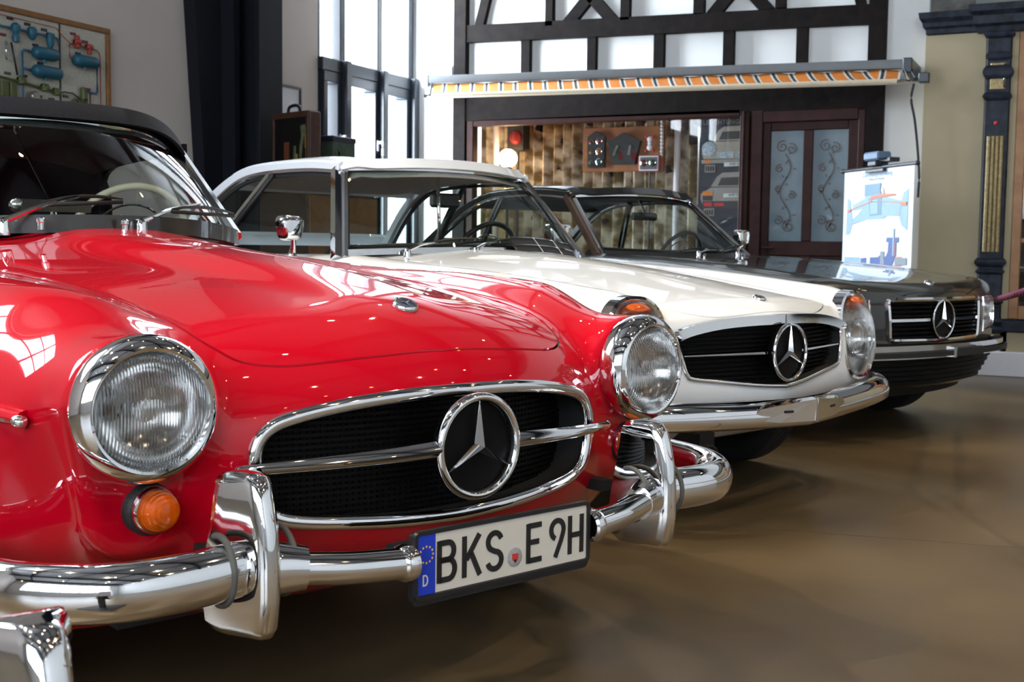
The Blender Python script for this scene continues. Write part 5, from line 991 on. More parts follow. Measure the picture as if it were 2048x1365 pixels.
m = MB(); m.slab(lambda a, v: ((a-.5)*1.4, .77-.30*((a-.5)*1.4)**2-.12*v, .40-.20*v), 16, 4, .02); m.build('apron', 'dark', va)
for s in (1, -1):
    for yy in (0, -2.46):
        make_wheel(blk, s*.735, yy, .318, .20, s, 'satin'); m = MB(); m.lathe([(.375, .11), (.372, -.22), (0, -.24)], 32, lambda a, b, h: (s*(.74+h), yy+a, .325+b), 0, PI); m.build('arch_liner', 'dark', blk)
m = MB(); m.box((-.6, -3.2, .18), (.6, .5, .21)); m.box((-.5, -.7, .22), (.5, .55, .46)); m.build('underbody', 'dark', blk)
M['bronze'] = mat('bronze_anodised_trim', (.16, .10, .07), .25, .7, noise=.05, nscale=10)
hardtop_cabin(blk, dict(base_side=(.632, -1.005, .918), top_side=(.520, -1.392, 1.252), base_mid=(-.865, .905), top_mid=(-1.285, 1.272), outer='bronze', roofm='black', lining='lining',
    rail=[(.545, -1.39, 1.268), (.555, -1.60, 1.288), (.562, -1.85, 1.292), (.568, -2.15, 1.276), (.585, -2.38, 1.205), (.62, -2.60, 1.07), (.65, -2.80, .93)], roof_end=-2.28, crown=.004, edge=.016, front_drop=0, strip=((.585, -2.02, 1.262), (.655, -2.18, .915)), belt=(.67, .90), dash='dash', dash2='dash', seatm='leather_b', tubm='dash', seat_y=-1.95, basem='dash'))
m = MB(); m.box((-.10, -1.285, 1.115), (.13, -1.26, 1.165), .012); m.tube([(.01, -1.27, 1.16), (.01, -1.33, 1.25)], .007, 8); m.build('inner_mirror', 'dash', blk)
for s in (1, -1): door_mirror(blk, (s*.80, -1.17, .945), s)
wiper(blk, (-.40, -.86, .912), (-.52, -.92, .965), (-.56, -.93, .965), (-.30, -.90, .925)); wiper(blk, (-.02, -.845, .912), (-.22, -.88, .935), (-.26, -.885, .94), (.12, -.86, .925))
for x in (-.14, .2): m = MB(); m.lathe([(.008, -.01), (.009, .008), (.011, .012), (.006, .02), (0, .021)], 14, lambda a, b, h, x=x: (x+a, -.60+b, .893+h)); m.build('washer_jet', 'chrome', blk)
# ------------------------------------------------------------------ things around the cars
CP = lambda c, n=.08, sc=20, **k: mat('paint_%02x%02x%02x' % tuple(int(255*v) for v in c), c, k.pop('rough', .5), noise=n, nscale=sc, **k)
# ceiling spots: the lamp sits in its fixture
M['orange_bulb'] = mat('amber_bulb', (1, .5, .2), .4, emit=(1.0, .55, .22), estr=45.0, noise=.01)
def ceiling_spot(loc, target, bulb='bulb'):
    e = empty('spotlight', loc, 0, parent=ceil)
    d = (Vector(target)-Vector(loc)).normalized(); q = d.to_track_quat('-Z', 'Y').to_matrix(); tr = lambda a, b, h: tuple(q @ Vector((a, b, h)))
    m = MB(); m.lathe([(.0, .16), (.05, .16), (.055, .10), (.055, -.02), (.050, -.02), (.048, .02)], 20, tr); m.build('lamp_housing', 'plateb', e)
    m = MB(); m.lathe([(.046, .012), (.03, .008), (0, .006)], 20, tr); m.build('lamp_bulb', bulb, e)
    m = MB(); m.tube([(0, 0, .1), (0, 0, ROOM['z1']-loc[2])], .012, 8); m.build('drop_rod', 'plateb', e)
for i, (p, t, wts) in enumerate(SPOTS): spot_lamp('spot_beam_%d' % i, tuple(Vector(p)+(Vector(t)-Vector(p)).normalized()*.03), t, wts, WARM, 62, .45, .03); ceiling_spot(p, t)
for k in range(22):
    p = (-4.5+1.05*((k*7) % 11)+.3*math.sin(k*3.1), -5.2+.62*k+.2*math.cos(k*5.0), 4.7+.35*((k*3) % 4)); ceiling_spot(p, (p[0]*.6-.6, p[1]*.5+1.5, 0), 'bulb' if k % 3 else 'orange_bulb')

# training board with brake parts on the left wall
bx = -5.965
tb = empty('training_board', (bx, 5.2, 1.9), 0, 'framed training board with blue air tanks and pipes, hung on the left wall', 'training board')
B_ = lambda y, z, d=0.0: (d, y-5.2, z-1.9)
M['bd'] = mat('speckled_board', (.42, .40, .33), .7, noise=.14, nscale=90); M['oak'] = mat('oak_frame', (.20, .085, .022), .5, noise=.15, nscale=14)
M['tank'] = mat('blue_tank_paint', (.012, .085, .13), .45, noise=.1, nscale=14); M['pipeb'] = mat('blue_pipe_paint', (.03, .11, .21), .45, noise=.1, nscale=14)
M['vred'] = mat('red_valve_paint', (.28, .03, .015), .5, noise=.1, nscale=30); M['olive'] = mat('olive_paint', (.075, .085, .025), .5, noise=.15, nscale=20); M['tag'] = mat('dark_label', (.02, .022, .04), .5, noise=.2, nscale=90); M['tagr'] = mat('maroon_label', (.16, .02, .03), .5, noise=.2, nscale=90); M['tagg'] = mat('green_label', (.06, .09, .05), .5, noise=.2, nscale=90)
m = MB(); m.box(B_(3.9, 1.45, -.03), B_(6.06, 2.32, -.004)); m.build('panel', 'bd', tb)
for a, b in (((3.87, 2.31), (6.085, 2.345)), ((3.87, 1.42), (6.085, 1.455)), ((3.87, 1.455), (3.905, 2.31)), ((6.05, 1.455), (6.085, 2.31))): m = MB(); m.box(B_(a[0], a[1], -.034), B_(b[0], b[1], .014), .004); m.build('frame_rail', 'oak', tb)
m = MB(); m.box(B_(5.655, 1.455, -.004), B_(5.665, 2.31, .001)); m.build('panel_joint', 'plateb', tb)
for ya, yb, z in ((5.405, 5.60, 2.095), (5.405, 5.625, 1.985), (5.73, 5.935, 2.095)):
    L_ = yb-ya; m = MB(); m.lathe([(0, 0), (.022, .003), (.034, .014), (.039, .03), (.039, L_-.03), (.034, L_-.014), (.022, L_-.003), (0, L_)], 24, lambda a, b, h: B_(ya+h, z+a-.0, .045+b)); m.tube([B_(ya+L_*.45, z-.03, .045), B_(ya+L_*.45, z-.055, .045)], .009, 8); m.build('air_tank', 'tank', tb)
def pipe(pts, r, mt, nm='pipe'): m = MB(); m.tube([B_(y, z, .02) for y, z in pts], r, 8); m.build(nm, mt, tb)
pipe([(5.60, 2.085), (5.62, 2.085), (5.632, 2.10), (5.632, 2.19), (5.62, 2.21), (5.58, 2.215), (5.1, 2.215)], .0075, 'pipeb'); pipe([(5.40, 2.10), (5.36, 2.10), (5.342, 2.085), (5.342, 1.5)], .0075, 'pipeb'); pipe([(5.342, 1.99), (5.41, 1.985)], .007, 'pipeb')
pipe([(5.935, 2.085), (5.950, 2.075), (5.952, 1.92), (5.94, 1.905), (5.87, 1.91)], .0075, 'pipeb'); pipe([(5.735, 2.10), (5.72, 2.115), (5.718, 2.185), (5.73, 2.195), (5.95, 2.185), (5.972, 2.17), (5.98, 2.14), (5.98, 1.5)], .004, 'vred')
pipe([(4.6, 2.29), (5.61, 2.275), (5.66, 2.235), (5.735, 2.19), (5.77, 2.22)], .003, 'vred'); pipe([(5.0, 1.93), (5.25, 1.91), (5.60, 1.875)], .008, 'olive'); pipe([(5.62, 1.865), (5.67, 1.885), (5.74, 1.885), (5.79, 1.86), (5.81, 1.82)], .004, 'plateb', 'hose'); pipe([(5.262, 2.13), (5.305, 1.94)], .006, 'plateb', 'lever')
def valve(y, z, pr, mt):
    m = MB(); m.lathe(pr, 16, lambda a, b, h: B_(y+a, z+h, .03+b)); m.lathe([(.012, -.028), (.02, -.02), (.02, .02), (.012, .028)], 12, lambda a, b, h: B_(y+h, z+.01+a, .03+b)); m.build('valve', mt, tb)
valve(5.29, 2.215, [(0, -.085), (.02, -.08), (.024, -.05), (.016, -.03), (.026, -.01), (.026, .02), (.012, .035), (0, .036)], 'tank'); valve(5.415, 2.215, [(0, -.05), (.014, -.045), (.028, -.02), (.030, .012), (.018, .03), (0, .032)], 'tank'); valve(5.555, 2.205, [(0, -.085), (.006, -.08), (.022, -.045), (.026, -.005), (.028, .01), (.014, .022), (0, .024)], 'tank')
valve(5.775, 2.20, [(0, -.03), (.02, -.026), (.015, -.01), (.012, .015), (.018, .04), (.012, .052), (0, .055)], 'vred'); valve(5.877, 2.185, [(0, -.04), (.014, -.036), (.014, -.01), (.020, .004), (.012, .022), (0, .024)], 'vred')
for y, z in ((5.325, 1.905), (5.505, 1.885), (5.60, 1.87)): valve(y, z, [(0, -.02), (.022, -.015), (.026, 0), (.020, .014), (0, .018)], 'olive')
m = MB(); m.lathe([(0, .055), (.026, .055), (.032, .05), (.032, .0)], 24, lambda a, b, h: B_(5.415+a, 1.825+b, h)); m.build('gauge', 'satin', tb)
for y, z in ((5.755, 1.82), (5.825, 1.815)): m = MB(); ring(m, lambda u, v, w, y=y, z=z: B_(y+u, z+v, .03+w), .028, .011, 20, 8); m.build('brake_ring', 'olive', tb)
m = MB(); m.box(B_(5.80, 1.845, .01), B_(5.845, 1.93, .05), .01); m.build('brake_cylinder', 'olive', tb)
m = MB(); m.box(B_(5.862, 1.79, 0), B_(5.905, 1.935, .012), .003); m.build('red_gauge_panel', 'tagr', tb); m = MB(); m.box(B_(5.872, 1.82, .012), B_(5.884, 1.91, .016)); m.build('gauge_window', 'bd', tb)
m = MB(); m.box(B_(5.18, 1.80, 0), B_(5.235, 1.895, .03), .004); m.box(B_(5.245, 1.80, 0), B_(5.295, 1.895, .03), .004); m.build('pump_block', 'olive', tb)
m = MB(); m.tube([B_(5.225, 2.13, .02), B_(5.225, 2.02, .02)], .006, 8); m.build('sight_tube', 'satin', tb)
for y, z, mt in ((5.275, 2.275, 'tag'), (5.405, 2.262, 'tag'), (5.535, 2.25, 'tag'), (5.465, 2.145, 'tag'), (5.50, 2.04, 'tag'), (5.375, 1.945, 'tag'), (5.81, 2.145, 'tag'), (5.77, 2.265, 'tagr'), (5.872, 2.23, 'tagr'), (5.22, 2.17, 'tagr'), (5.25, 1.945, 'tagg'), (5.70, 1.86, 'tagg'), (5.49, 1.835, 'tagg'), (5.585, 1.83, 'tagg')): m = MB(); m.box(B_(y-.022, z-.008, -.004), B_(y+.022, z+.008, .003)); m.build('label_strip', mt, tb)

# cabinet by the left wall with an open case and crates on it
m = MB(); m.box((-5.56, 7.14, 0), (-5.12, 8.05, .08)); m.box((-5.56, 7.14, .08), (-5.13, 8.05, 1.32), .01); m.box((-5.57, 7.12, 1.32), (-5.10, 8.07, 1.355), .005)
cb = m.build('cabinet', mat('dark_cabinet', (.05, .03, .02), .5, noise=.2)); tag(cb, 'dark wooden cabinet by the steel column, under the brown case', 'cabinet')
for ya in (7.15, 7.60): m = MB(); m.box((-5.13, ya, .1), (-5.115, ya+.445, 1.30), .004); m.build('cabinet_door', M['oak'], cb)
A = Vector((-5.555, 7.31, 0)); Bv = Vector((-5.08, 7.16, 0)); ang = math.atan2(Bv.y-A.y, Bv.x-A.x); wd = .44
cs = empty('case', (A.x, A.y, 1.356), ang, 'dark brown display case with a cutaway drawing and a carrying handle, on the cabinet', 'case')
M['case'] = mat('brown_case', (.055, .022, .012), .55, noise=.25, nscale=18); M['casein'] = mat('case_black_panel', (.006, .005, .004), .8, spec=.2, noise=.2, nscale=30); M['ochre'] = mat('ochre_print', (.26, .16, .035), .6, noise=.2, nscale=60); M['rust'] = mat('rust_print', (.13, .035, .015), .6, noise=.15, nscale=40); M['moss'] = mat('moss_print', (.10, .11, .05), .6, noise=.25, nscale=50)
m = MB(); m.box((0, .0, 0), (wd, .10, .545), .008); m.build('case_body', 'case', cs); m = MB(); m.box((.03, -.006, .03), (wd-.035, .0, .50)); m.build('case_panel', 'casein', cs)
for a, b in (((0, .50), (wd, .545)), ((wd-.03, 0), (wd, .5)), ((0, 0), (.022, .5))): m = MB(); m.box((a[0], -.016, a[1]), (b[0], 0, b[1]), .003); m.build('case_edge', 'case', cs)
m = MB(); m.tube(smooth_path([(.11, .05, .545), (.12, .05, .585), (.16, .05, .60), (.21, .05, .60), (.25, .05, .585), (.26, .05, .545)], 16), .012, 8); m.build('case_handle', 'plateb', cs)
for pl_, mt in (([(.10, .0), (.22, .0), (.22, .13), (.20, .14), (.20, .33), (.14, .33), (.14, .14), (.10, .13)], 'rust'), ([(.34, .44), (.39, .45), (.41, .40), (.38, .36), (.36, .28), (.345, .12), (.36, .06), (.33, .05), (.32, .12), (.33, .30), (.35, .36)], 'moss'), ([(.39, .38), (.435, .38), (.435, .24), (.425, .24), (.425, .2), (.40, .2), (.40, .28), (.39, .28)], 'ochre'), ([(.28, .24), (.30, .24), (.31, .16), (.29, .16)], 'ochre'), ([(.25, .17), (.28, .17), (.28, .3), (.26, .3)], 'moss')):
    m = MB(); m.prism(pl_, -.010, -.006, lambda u, v, w: (u, w, v)); m.build('cutaway_print', mt, cs)
m = MB(); ring(m, lambda u, v, w: (.41+u, -.008+w*.4, .15+v*1.5), .014, .004, 16, 6); m.build('ring_print', 'ochre', cs)
M['crate'] = mat('grey_green_crate', (.055, .085, .062), .6, noise=.2, nscale=20)
for k, (z0, z1_) in enumerate(((1.356, 1.56), (1.561, 1.765))):
    c = empty('crate', (-5.36, 7.76, z0), 0, ('grey-green crate with dark lid on the cabinet, lower of the two by the window', 'grey-green crate with a dark cross mark, stacked on the other crate by the window')[k], 'crate', 'green crates by the window')
    m = MB(); m.box((-.12, -.15, 0), (.13, .15, z1_-z0-.04), .006); m.build('crate_box', 'crate', c); m = MB(); m.box((-.125, -.155, z1_-z0-.042), (.135, .155, z1_-z0), .006); m.build('crate_lid', 'tag', c)
    m = MB(); m.box((.13, -.12, .06), (.134, -.04, .085)); m.box((.13, -.095, .035), (.134, -.065, .11)); m.box((.13, .0, .03), (.133, .12, .11)); m.build('crate_mark', 'tagg', c)
pf = empty('picture', (-5.985, 7.95, 1.76), 0, 'pale framed picture on the left wall above the brown case', 'picture')
for a, b in (((-.35, 0), (.28, .02)), ((-.35, .45), (.28, .47)), ((-.35, .02), (-.33, .45)), ((.26, .02), (.28, .45))): m = MB(); m.box((-.01, a[0], a[1]), (.018, b[0], b[1]), .003); m.build('frame_rail', 'anthracite', pf)
m = MB(); m.box((-.008, -.33, .02), (.004, .26, .45)); m.build('picture_sheet', mat('pale_print', (.60, .62, .66), .3, noise=.15, nscale=3), pf)

# striped awning over the shop window
M['aw_o'] = CP((.48, .14, .012), .12, 40, rough=.75); M['aw_w'] = CP((.48, .46, .42), .06, 40, rough=.75); M['aw_k'] = CP((.02, .021, .022), .2, 40, rough=.75); M['ivory_t'] = CP((.56, .47, .34), .05, 20, rough=.4); M['aw_box'] = CP((.13, .145, .155), .06, 10, rough=.4)
aw = empty('awning', (0, 0, 0), 0, 'long half-rolled awning with orange, white and black stripes on the half-timbered wall', 'awning')
zc = lambda x: 2.452+(x+5.6)*(-.022); zb_ = lambda x: 2.265+(x+5.45)*(-.018)
m = MB(); m.sweep([(-5.585, 9.60, zc(-5.585)), (-1.36, 9.60, zc(-1.36))], [(-.04, -.032), (.04, -.032), (.045, .0), (.04, .034), (-.04, .034)]); m.build('awning_cassette', 'aw_box', aw)
m = MB(); m.tube([(-5.33, 9.30, zb_(-5.33)), (-1.40, 9.30, zb_(-1.40))], .022, 14); m.build('front_bar', 'ivory_t', aw)
fb = MB(); x = -5.50; seq = ((0, .088), (1, .016), (2, .024), (1, .014)); k = 0
while x < -1.42:
    c_, w_ = seq[k % 4]; w_ = min(w_, -1.40-x); fb.cur = c_; n = 4
    for i in range(n):
        q = lambda xx, t: (xx+.14*t*(1 if xx < -1.6 else .2), 9.59-.28*t, zc(xx)-.04+(zb_(xx)-zc(xx)+.04+.012)*t-.02*math.sin(PI*t)+.004*math.sin(xx*23))
        fb.add([q(x, i/n), q(x+w_, i/n), q(x+w_, (i+1)/n), q(x, (i+1)/n)], [(0, 1, 2, 3)])
    x += w_; k += 1
fb.build('awning_fabric', ['aw_o', 'aw_w', 'aw_k'], aw)
for x in (-5.57, -1.37): m = MB(); m.box((x-.035, 9.55, zc(x)-.07), (x+.035, 10.04, zc(x)+.045), .008); m.build('wall_bracket', 'anthracite' if x > -3 else 'plinth', aw)
m = MB(); m.tube([(-1.34, 9.58, zc(-1.34)-.05), (-1.30, 9.5, 2.24), (-1.225, 9.5, 2.235)], .016, 10); m.box((-1.275, 9.46, 2.20), (-1.20, 9.54, 2.275), .006); m.build('gear_box', 'anthracite', aw)
m = MB(); m.tube(smooth_path([(-1.31, 9.5, 2.20), (-1.325, 9.5, 2.08), (-1.29, 9.5, 1.9), (-1.25, 9.5, 1.55), (-1.25, 9.5, 1.35)], 20), .009, 8); m.build('crank_rod', 'anthracite', aw)
m = MB(); m.tube([(-5.60, 9.58, 2.39), (-5.56, 9.62, 2.0), (-5.42, 9.7, 1.55)], .004, 6); m.build('pull_cord', 'gasket', aw)
for x in (-5.52, -1.40): m = MB(); m.tube([(x, 9.58, zc(x)-.03), (x+.06, 9.45, zb_(x)+.02), (x+.10 if x < -3 else x, 9.30, zb_(x))], .014, 8); m.build('folding_arm', 'satin', aw)

# in the shop window: curtain, globe lamp, signal lamp, white reflection bars, lamp board, poster
M['curtain'] = D.materials.new('printed_curtain'); m_ = M['curtain']; m_.use_nodes = True; nt = m_.node_tree; N = nt.nodes; Lk = nt.links; b = N['Principled BSDF']; b.inputs['Roughness'].default_value = .85
tc = N.new('ShaderNodeTexCoord'); mp = N.new('ShaderNodeMapping'); mp.inputs['Scale'].default_value = (1, .3, 1); Lk.new(tc.outputs['Object'], mp.inputs[0])
n1 = N.new('ShaderNodeTexNoise'); n1.inputs['Scale'].default_value = 7; n1.inputs['Detail'].default_value = 3; Lk.new(mp.outputs[0], n1.inputs['Vector']); r1 = N.new('ShaderNodeValToRGB'); r1.color_ramp.elements[0].position = .42; r1.color_ramp.elements[0].color = (.24, .18, .085, 1); r1.color_ramp.elements[1].position = .6; r1.color_ramp.elements[1].color = (.80, .77, .66, 1); Lk.new(n1.outputs[0], r1.inputs[0])
v1 = N.new('ShaderNodeTexVoronoi'); v1.inputs['Scale'].default_value = 5.2; Lk.new(mp.outputs[0], v1.inputs['Vector']); n2 = N.new('ShaderNodeTexNoise'); n2.inputs['Scale'].default_value = 30; Lk.new(mp.outputs[0], n2.inputs['Vector']); ad = N.new('ShaderNodeMath'); ad.operation = 'MULTIPLY_ADD'; ad.inputs[1].default_value = .28; Lk.new(n2.outputs[0], ad.inputs[0]); Lk.new(v1.outputs[0], ad.inputs[2])
r2 = N.new('ShaderNodeValToRGB'); r2.color_ramp.elements[0].position = .33; r2.color_ramp.elements[1].position = .37; Lk.new(ad.outputs[0], r2.inputs[0]); mx = N.new('ShaderNodeMixRGB'); mx.inputs[1].default_value = (.035, .03, .04, 1); Lk.new(r2.outputs[0], mx.inputs[0]); Lk.new(r1.outputs[0], mx.inputs[2]); Lk.new(mx.outputs[0], b.inputs['Base Color'])
m = MB(); m.grid(lambda u, v: (-5.96+2.56*u, 11.02+.055*math.sin(u*150)+.02*math.sin(u*47+1), .82+1.50*v), 220, 3); cu = m.build('curtain', 'curtain'); tag(cu, 'pleated beige curtain printed with dark cars behind the shop window', 'curtain')
m = MB(); m.tube([(-5.98, 10.98, 2.325), (-3.35, 10.98, 2.325)], .014, 8); m.build('curtain_rail', 'oak', cu)
M['globe'] = mat('glowing_globe', (1, .75, .5), .4, emit=(1.0, .60, .28), estr=24.0, noise=.01)
gl = empty('globe_lamp', (-5.24, 10.6, .80), 0, 'glowing orange-white globe lamp in the shop window', 'lamp'); m = MB(); m.ball((0, 0, 1.01), .092, 28, 18); m.build('globe', 'globe', gl); m = MB(); m.lathe([(.09, 0), (.085, .02), (.02, .03), (.014, .05), (.014, .88), (.04, .90), (.04, .93)], 24); m.build('lamp_stand', 'plateb', gl)
sg = empty('signal_lamp', (-5.22, 10.78, .80), 0, 'dark signal lamp with a dull red lens, behind the glowing globe lamp', 'lamp'); m = MB(); m.box((-.10, -.05, 1.09), (.10, .08, 1.36), .02); m.build('lamp_housing', 'plateb', sg); m = MB(); m.lathe([(.07, 0), (.06, -.02), (.03, -.03), (0, -.033)], 28, lambda a, b, h: (a, -.05+h, 1.225+b)); m.build('red_lens', mat('dull_red_lens', (.16, .008, .008), .3, noise=.1), sg); m = MB(); m.lathe([(.08, 0), (.075, .02), (.016, .03), (.016, 1.1)], 20); m.build('lamp_post', 'plateb', sg)
M['glow_w'] = mat('glowing_white', (1, 1, 1), .4, emit=(1, .97, .9), estr=2.6, noise=.01)  # emissive white for the first upright
for x, y, mt, nm, lb in ((-5.475, 10.42, 'glow_w', 'glow_tube', 'glowing white upright tube at the far end of the shop window'), (-5.40, 10.66, 'plinth', 'reflection_bar', 'white bar standing in for a reflection, just behind the glowing globe lamp'), (-3.52, 10.62, 'plinth', 'reflection_bar', 'white bar standing in for a window reflection, between lamp board and car poster')):  # white bars stand in for reflections in the pane; first upright is emissive
    p = empty(nm, (x, y, .80), 0, lb, 'lamp' if mt == 'glow_w' else 'pole', None if mt == 'glow_w' else 'bars standing in for reflections in the shop window'); m = MB(); m.tube([(0, 0, .02), (0, 0, 1.52)], .030, 16); m.build('tube' if mt == 'glow_w' else 'shaft', mt, p); m = MB(); m.lathe([(0, 0), (.07, 0), (.065, .015), (.03, .025)], 20); m.build('foot', 'plinth', p)
bc = empty('reflection_beads', (-3.60, 10.42, 2.35), 0, 'white beads standing in for a window reflection, before the wooden lamp board', 'reflection')  # beads built in place of a beaded reflection in the pane
for k in range(17): m = MB(); m.ball((0, 0, -.03-.033*k), .017, 10, 7); m.build('bead', 'plinth', bc)
lb = empty('lamp_board', (-4.01, 10.52, 1.86), 0, 'brown wooden board with car lamps mounted on it, hung in the shop window', 'board'); m = MB(); m.box((-.40, -.012, -.205), (.40, .012, .205), .004); m.build('board', CP((.25, .085, .022), .2, 10), lb)
for x in (-.3, .3): m = MB(); m.tube([(x, 0, .2), (x, 0, .49)], .003, 6); m.build('hanging_wire', 'satin', lb)
def lens_disc(par, x, z, r, mt, y=-.07): m = MB(); m.lathe([(r*1.2, 0), (r*1.2, -.012), (r, -.014)], 20, lambda a, b, h: (x+a, y+h, z+b)); m.build('lamp_rim', 'satin', par); m = MB(); m.lathe([(r, -.012), (r*.6, -.02), (0, -.024)], 20, lambda a, b, h: (x+a, y+h, z+b)); m.build('lamp_lens', mt, par)
M['glsR'] = CP((.10, .008, .01), .1, rough=.15); M['glsA'] = CP((.20, .07, .01), .1, rough=.15); M['glsG'] = CP((.012, .05, .03), .1, rough=.15)
t1 = empty('lamp_unit', (-.245, 0, 0), 0, parent=lb); m = MB(); m.prism([(-.08, -.165), (.08, -.165), (.085, .12), (0, .17), (-.085, .12)], -.07, -.012, lambda u, v, w: (u, w, v)); m.build('unit_housing', 'plateb', t1)
for i, z in enumerate((.075, -.02, -.115)):
    lens_disc(t1, .035, z, .026, ('glsR', 'glsA', 'glsG')[i]); lens_disc(t1, -.042, z-.01, .018, ('glsR', 'glsA', 'glsG')[i])
t2 = empty('lamp_unit', (.03, 0, 0), 0, parent=lb); m = MB(); m.prism([(-.11, -.14), (.11, -.14), (.16, .07), (0, .15), (-.16, .07)], -.07, -.012, lambda u, v, w: (u, w, v)); m.build('unit_housing', 'plateb', t2)
for x, tl_ in ((-.085, .35), (.055, .12)): m = MB(); m.prism([(x-.014-.02*tl_, -.06), (x+.012-.02*tl_, -.06), (x+.016+.06*tl_, .03), (x-.006+.06*tl_, .03)], -.078, -.07, lambda u, v, w: (u, w, v)); m.build('lamp_window', 'satin', t2)
for x, c_ in ((-.03, 'glsR'), (.10, 'glsR'), (-.07, 'glsG')): m = MB(); m.box((x-.02, -.074, -.10), (x+.02, -.07, -.03)); m.build('lamp_lens', c_, t2)
tw = empty('twin_lamp', (-3.70, 10.38, .80), 0, 'small grey box with two round lamps in a red and white surround', 'lamp'); m = MB(); m.box((-.10, -.02, .84), (.10, .05, .99), .006); m.build('red_surround', CP((.30, .03, .05), .1), tw); m = MB(); m.box((-.092, -.026, .848), (.092, -.018, .982), .003); m.build('white_surround', 'plinth', tw); m = MB(); m.box((-.08, -.032, .86), (.08, -.024, .97)); m.build('lamp_face', 'gasket', tw)
lens_disc(tw, -.042, .918, .026, 'glsR', -.03); lens_disc(tw, .042, .918, .026, 'glsG', -.03); m = MB(); m.tube([(0, .01, 0), (0, .01, .85)], .01, 8); m.lathe([(0, 0), (.05, 0), (.045, .012), (.01, .016)], 16); m.build('lamp_stem', 'plateb', tw)
dl = empty('doll', (.275, -.05, .045), 0, parent=lb, label='tiny white doll with red hands and feet')
m = MB(); m.ball((0, 0, .035), .026, 12, 8, (1, .6, 1)); m.ball((0, 0, .0), .020, 12, 8, (1, .6, 1.1)); m.ball((0, 0, -.04), .028, 12, 8, (1, .6, 1)); m.tube([(0, .0, 0), (0, .04, 0)], .006, 6); m.build('doll_body', 'plinth', dl)
for x, z in ((-.034, .06), (.034, .06), (-.034, -.065), (.034, -.065)): m = MB(); m.ball((x, 0, z), .013, 10, 6); m.tube([(x, 0, z), (x*.4, 0, z*.5)], .008, 6); m.build('doll_limb', 'sealr', dl)
# poster of a car's lamps, front and rear
po = empty('poster', (-3.21, 10.36, 2.08), 0, 'dark poster of a pale car seen from front and rear, beside the shop door', 'poster'); ps = .39/87
def PX(x, y): return ((x-1403)*ps, -(y-240)*.00435)
def flat(nm, pts, mt, lay=1): m = MB(); m.prism([PX(*p) for p in pts], -.004-.002*lay, -.002-.002*lay, lambda u, v, w: (u, w, v)); return m.build(nm, mt, po)
M['p_bg'] = CP((.012, .015, .024), .2, 10); M['p_body'] = CP((.30, .27, .22), .08, 10); M['p_body2'] = CP((.24, .225, .20), .08, 10); M['p_dark'] = CP((.025, .024, .024), .2, 10); M['p_white'] = CP((.55, .60, .58), .06, 10); M['p_or'] = CP((.55, .17, .01), .1, 10); M['p_red'] = CP((.5, .01, .015), .1, 10); M['p_gl'] = CP((.30, .36, .40), .45, 70)
m = MB(); m.box((-.02, -.004, -1.22), (.56, .008, .03)); m.build('poster_sheet', 'p_bg', po); m = MB(); m.box((-.03, -.008, -1.23), (-.018, .012, .04)); m.build('poster_edge', 'satin', po)
m = MB(); m.box((-.03, -.01, -1.30), (.57, .03, -1.23)); m.tube([(.05, .02, -1.28), (.05, .02, 0)], .006, 6); m.build('poster_stand', 'satin', po)
for dy, bd in ((0, 'p_body'), (92, 'p_body2')):
    flat('car_roof_print', [(1427+(-3 if dy else 0), 282+dy), (1436, 262+dy), (1447, 254+dy), (1520, 252+dy), (1520, 282+dy)], bd, 1); flat('car_window_print', [(1438, 280+dy), (1445, 264+dy), (1520, 262+dy), (1520, 279+dy)], 'p_dark', 2)
    flat('car_body_print', [(1404+(0 if dy else 6), 296+dy), (1424, 284+dy), (1520, 283+dy), (1520, 318+dy), (1408, 318+dy), (1404, 306+dy)], bd, 1)
m = MB(); q = PX(1419, 298); m.lathe([(.066, -.008), (.058, -.011), (0, -.011)], 28, lambda a, b, h: (q[0]+a, h, q[1]+b)); m.build('headlamp_print', 'p_gl', po)
flat('fog_lamp_print', [(1435, 305), (1468, 304), (1468, 317), (1436, 317)], 'p_gl', 3); flat('fog_lamp_print', [(1473, 304), (1520, 303), (1520, 317), (1473, 317)], 'p_gl', 3); flat('bumper_print', [(1404, 320), (1520, 318), (1520, 326), (1404, 327)], 'p_body2', 2); flat('indicator_print', [(1411, 320), (1421, 319), (1422, 327), (1412, 328)], 'p_or', 3)
for y in (326, 388): flat('plate_print', [(1450, y), (1520, y-1), (1520, y+6), (1450, y+8)], 'p_white', 4); q = PX(1478, y+3.4); text_obj('plate_text', 'AW·XX 40', .034, 'p_dark', po, Matrix.Translation((q[0], -.0135, q[1])) @ Matrix.Rotation(PI/2, 4, 'X'), .0005)
for y in (330, 418): flat('lamp_grid', [(1411, y), (1432, y), (1432, y+15), (1411, y+15)], 'p_body2', 2); [flat('grid_slot', [(1413+4.6*k, y+2), (1416+4.6*k, y+2), (1416+4.6*k, y+13), (1413+4.6*k, y+13)], 'p_dark', 3) for k in range(4)]
flat('tail_lamp_print', [(1408, 383), (1428, 383), (1428, 392), (1408, 392)], 'p_or', 3); flat('tail_lamp_print', [(1408, 392), (1428, 392), (1428, 402), (1408, 402)], 'p_dark', 3); flat('red_lamp_print', [(1411, 406), (1427, 406), (1427, 413), (1411, 413)], 'p_red', 3); flat('red_lamp_print', [(1432, 407), (1451, 407), (1451, 413), (1432, 413)], 'p_red', 3); flat('rear_shadow_print', [(1408, 403), (1520, 403), (1520, 418), (1408, 418)], 'p_dark', 2)
q = PX(1431, 245); text_obj('poster_title', 'BELEUCHTUNG', .055, 'p_body2', po, Matrix.Translation((q[0]+.02, -.0065, q[1])) @ Matrix.Rotation(PI/2, 4, 'X'), .0005)

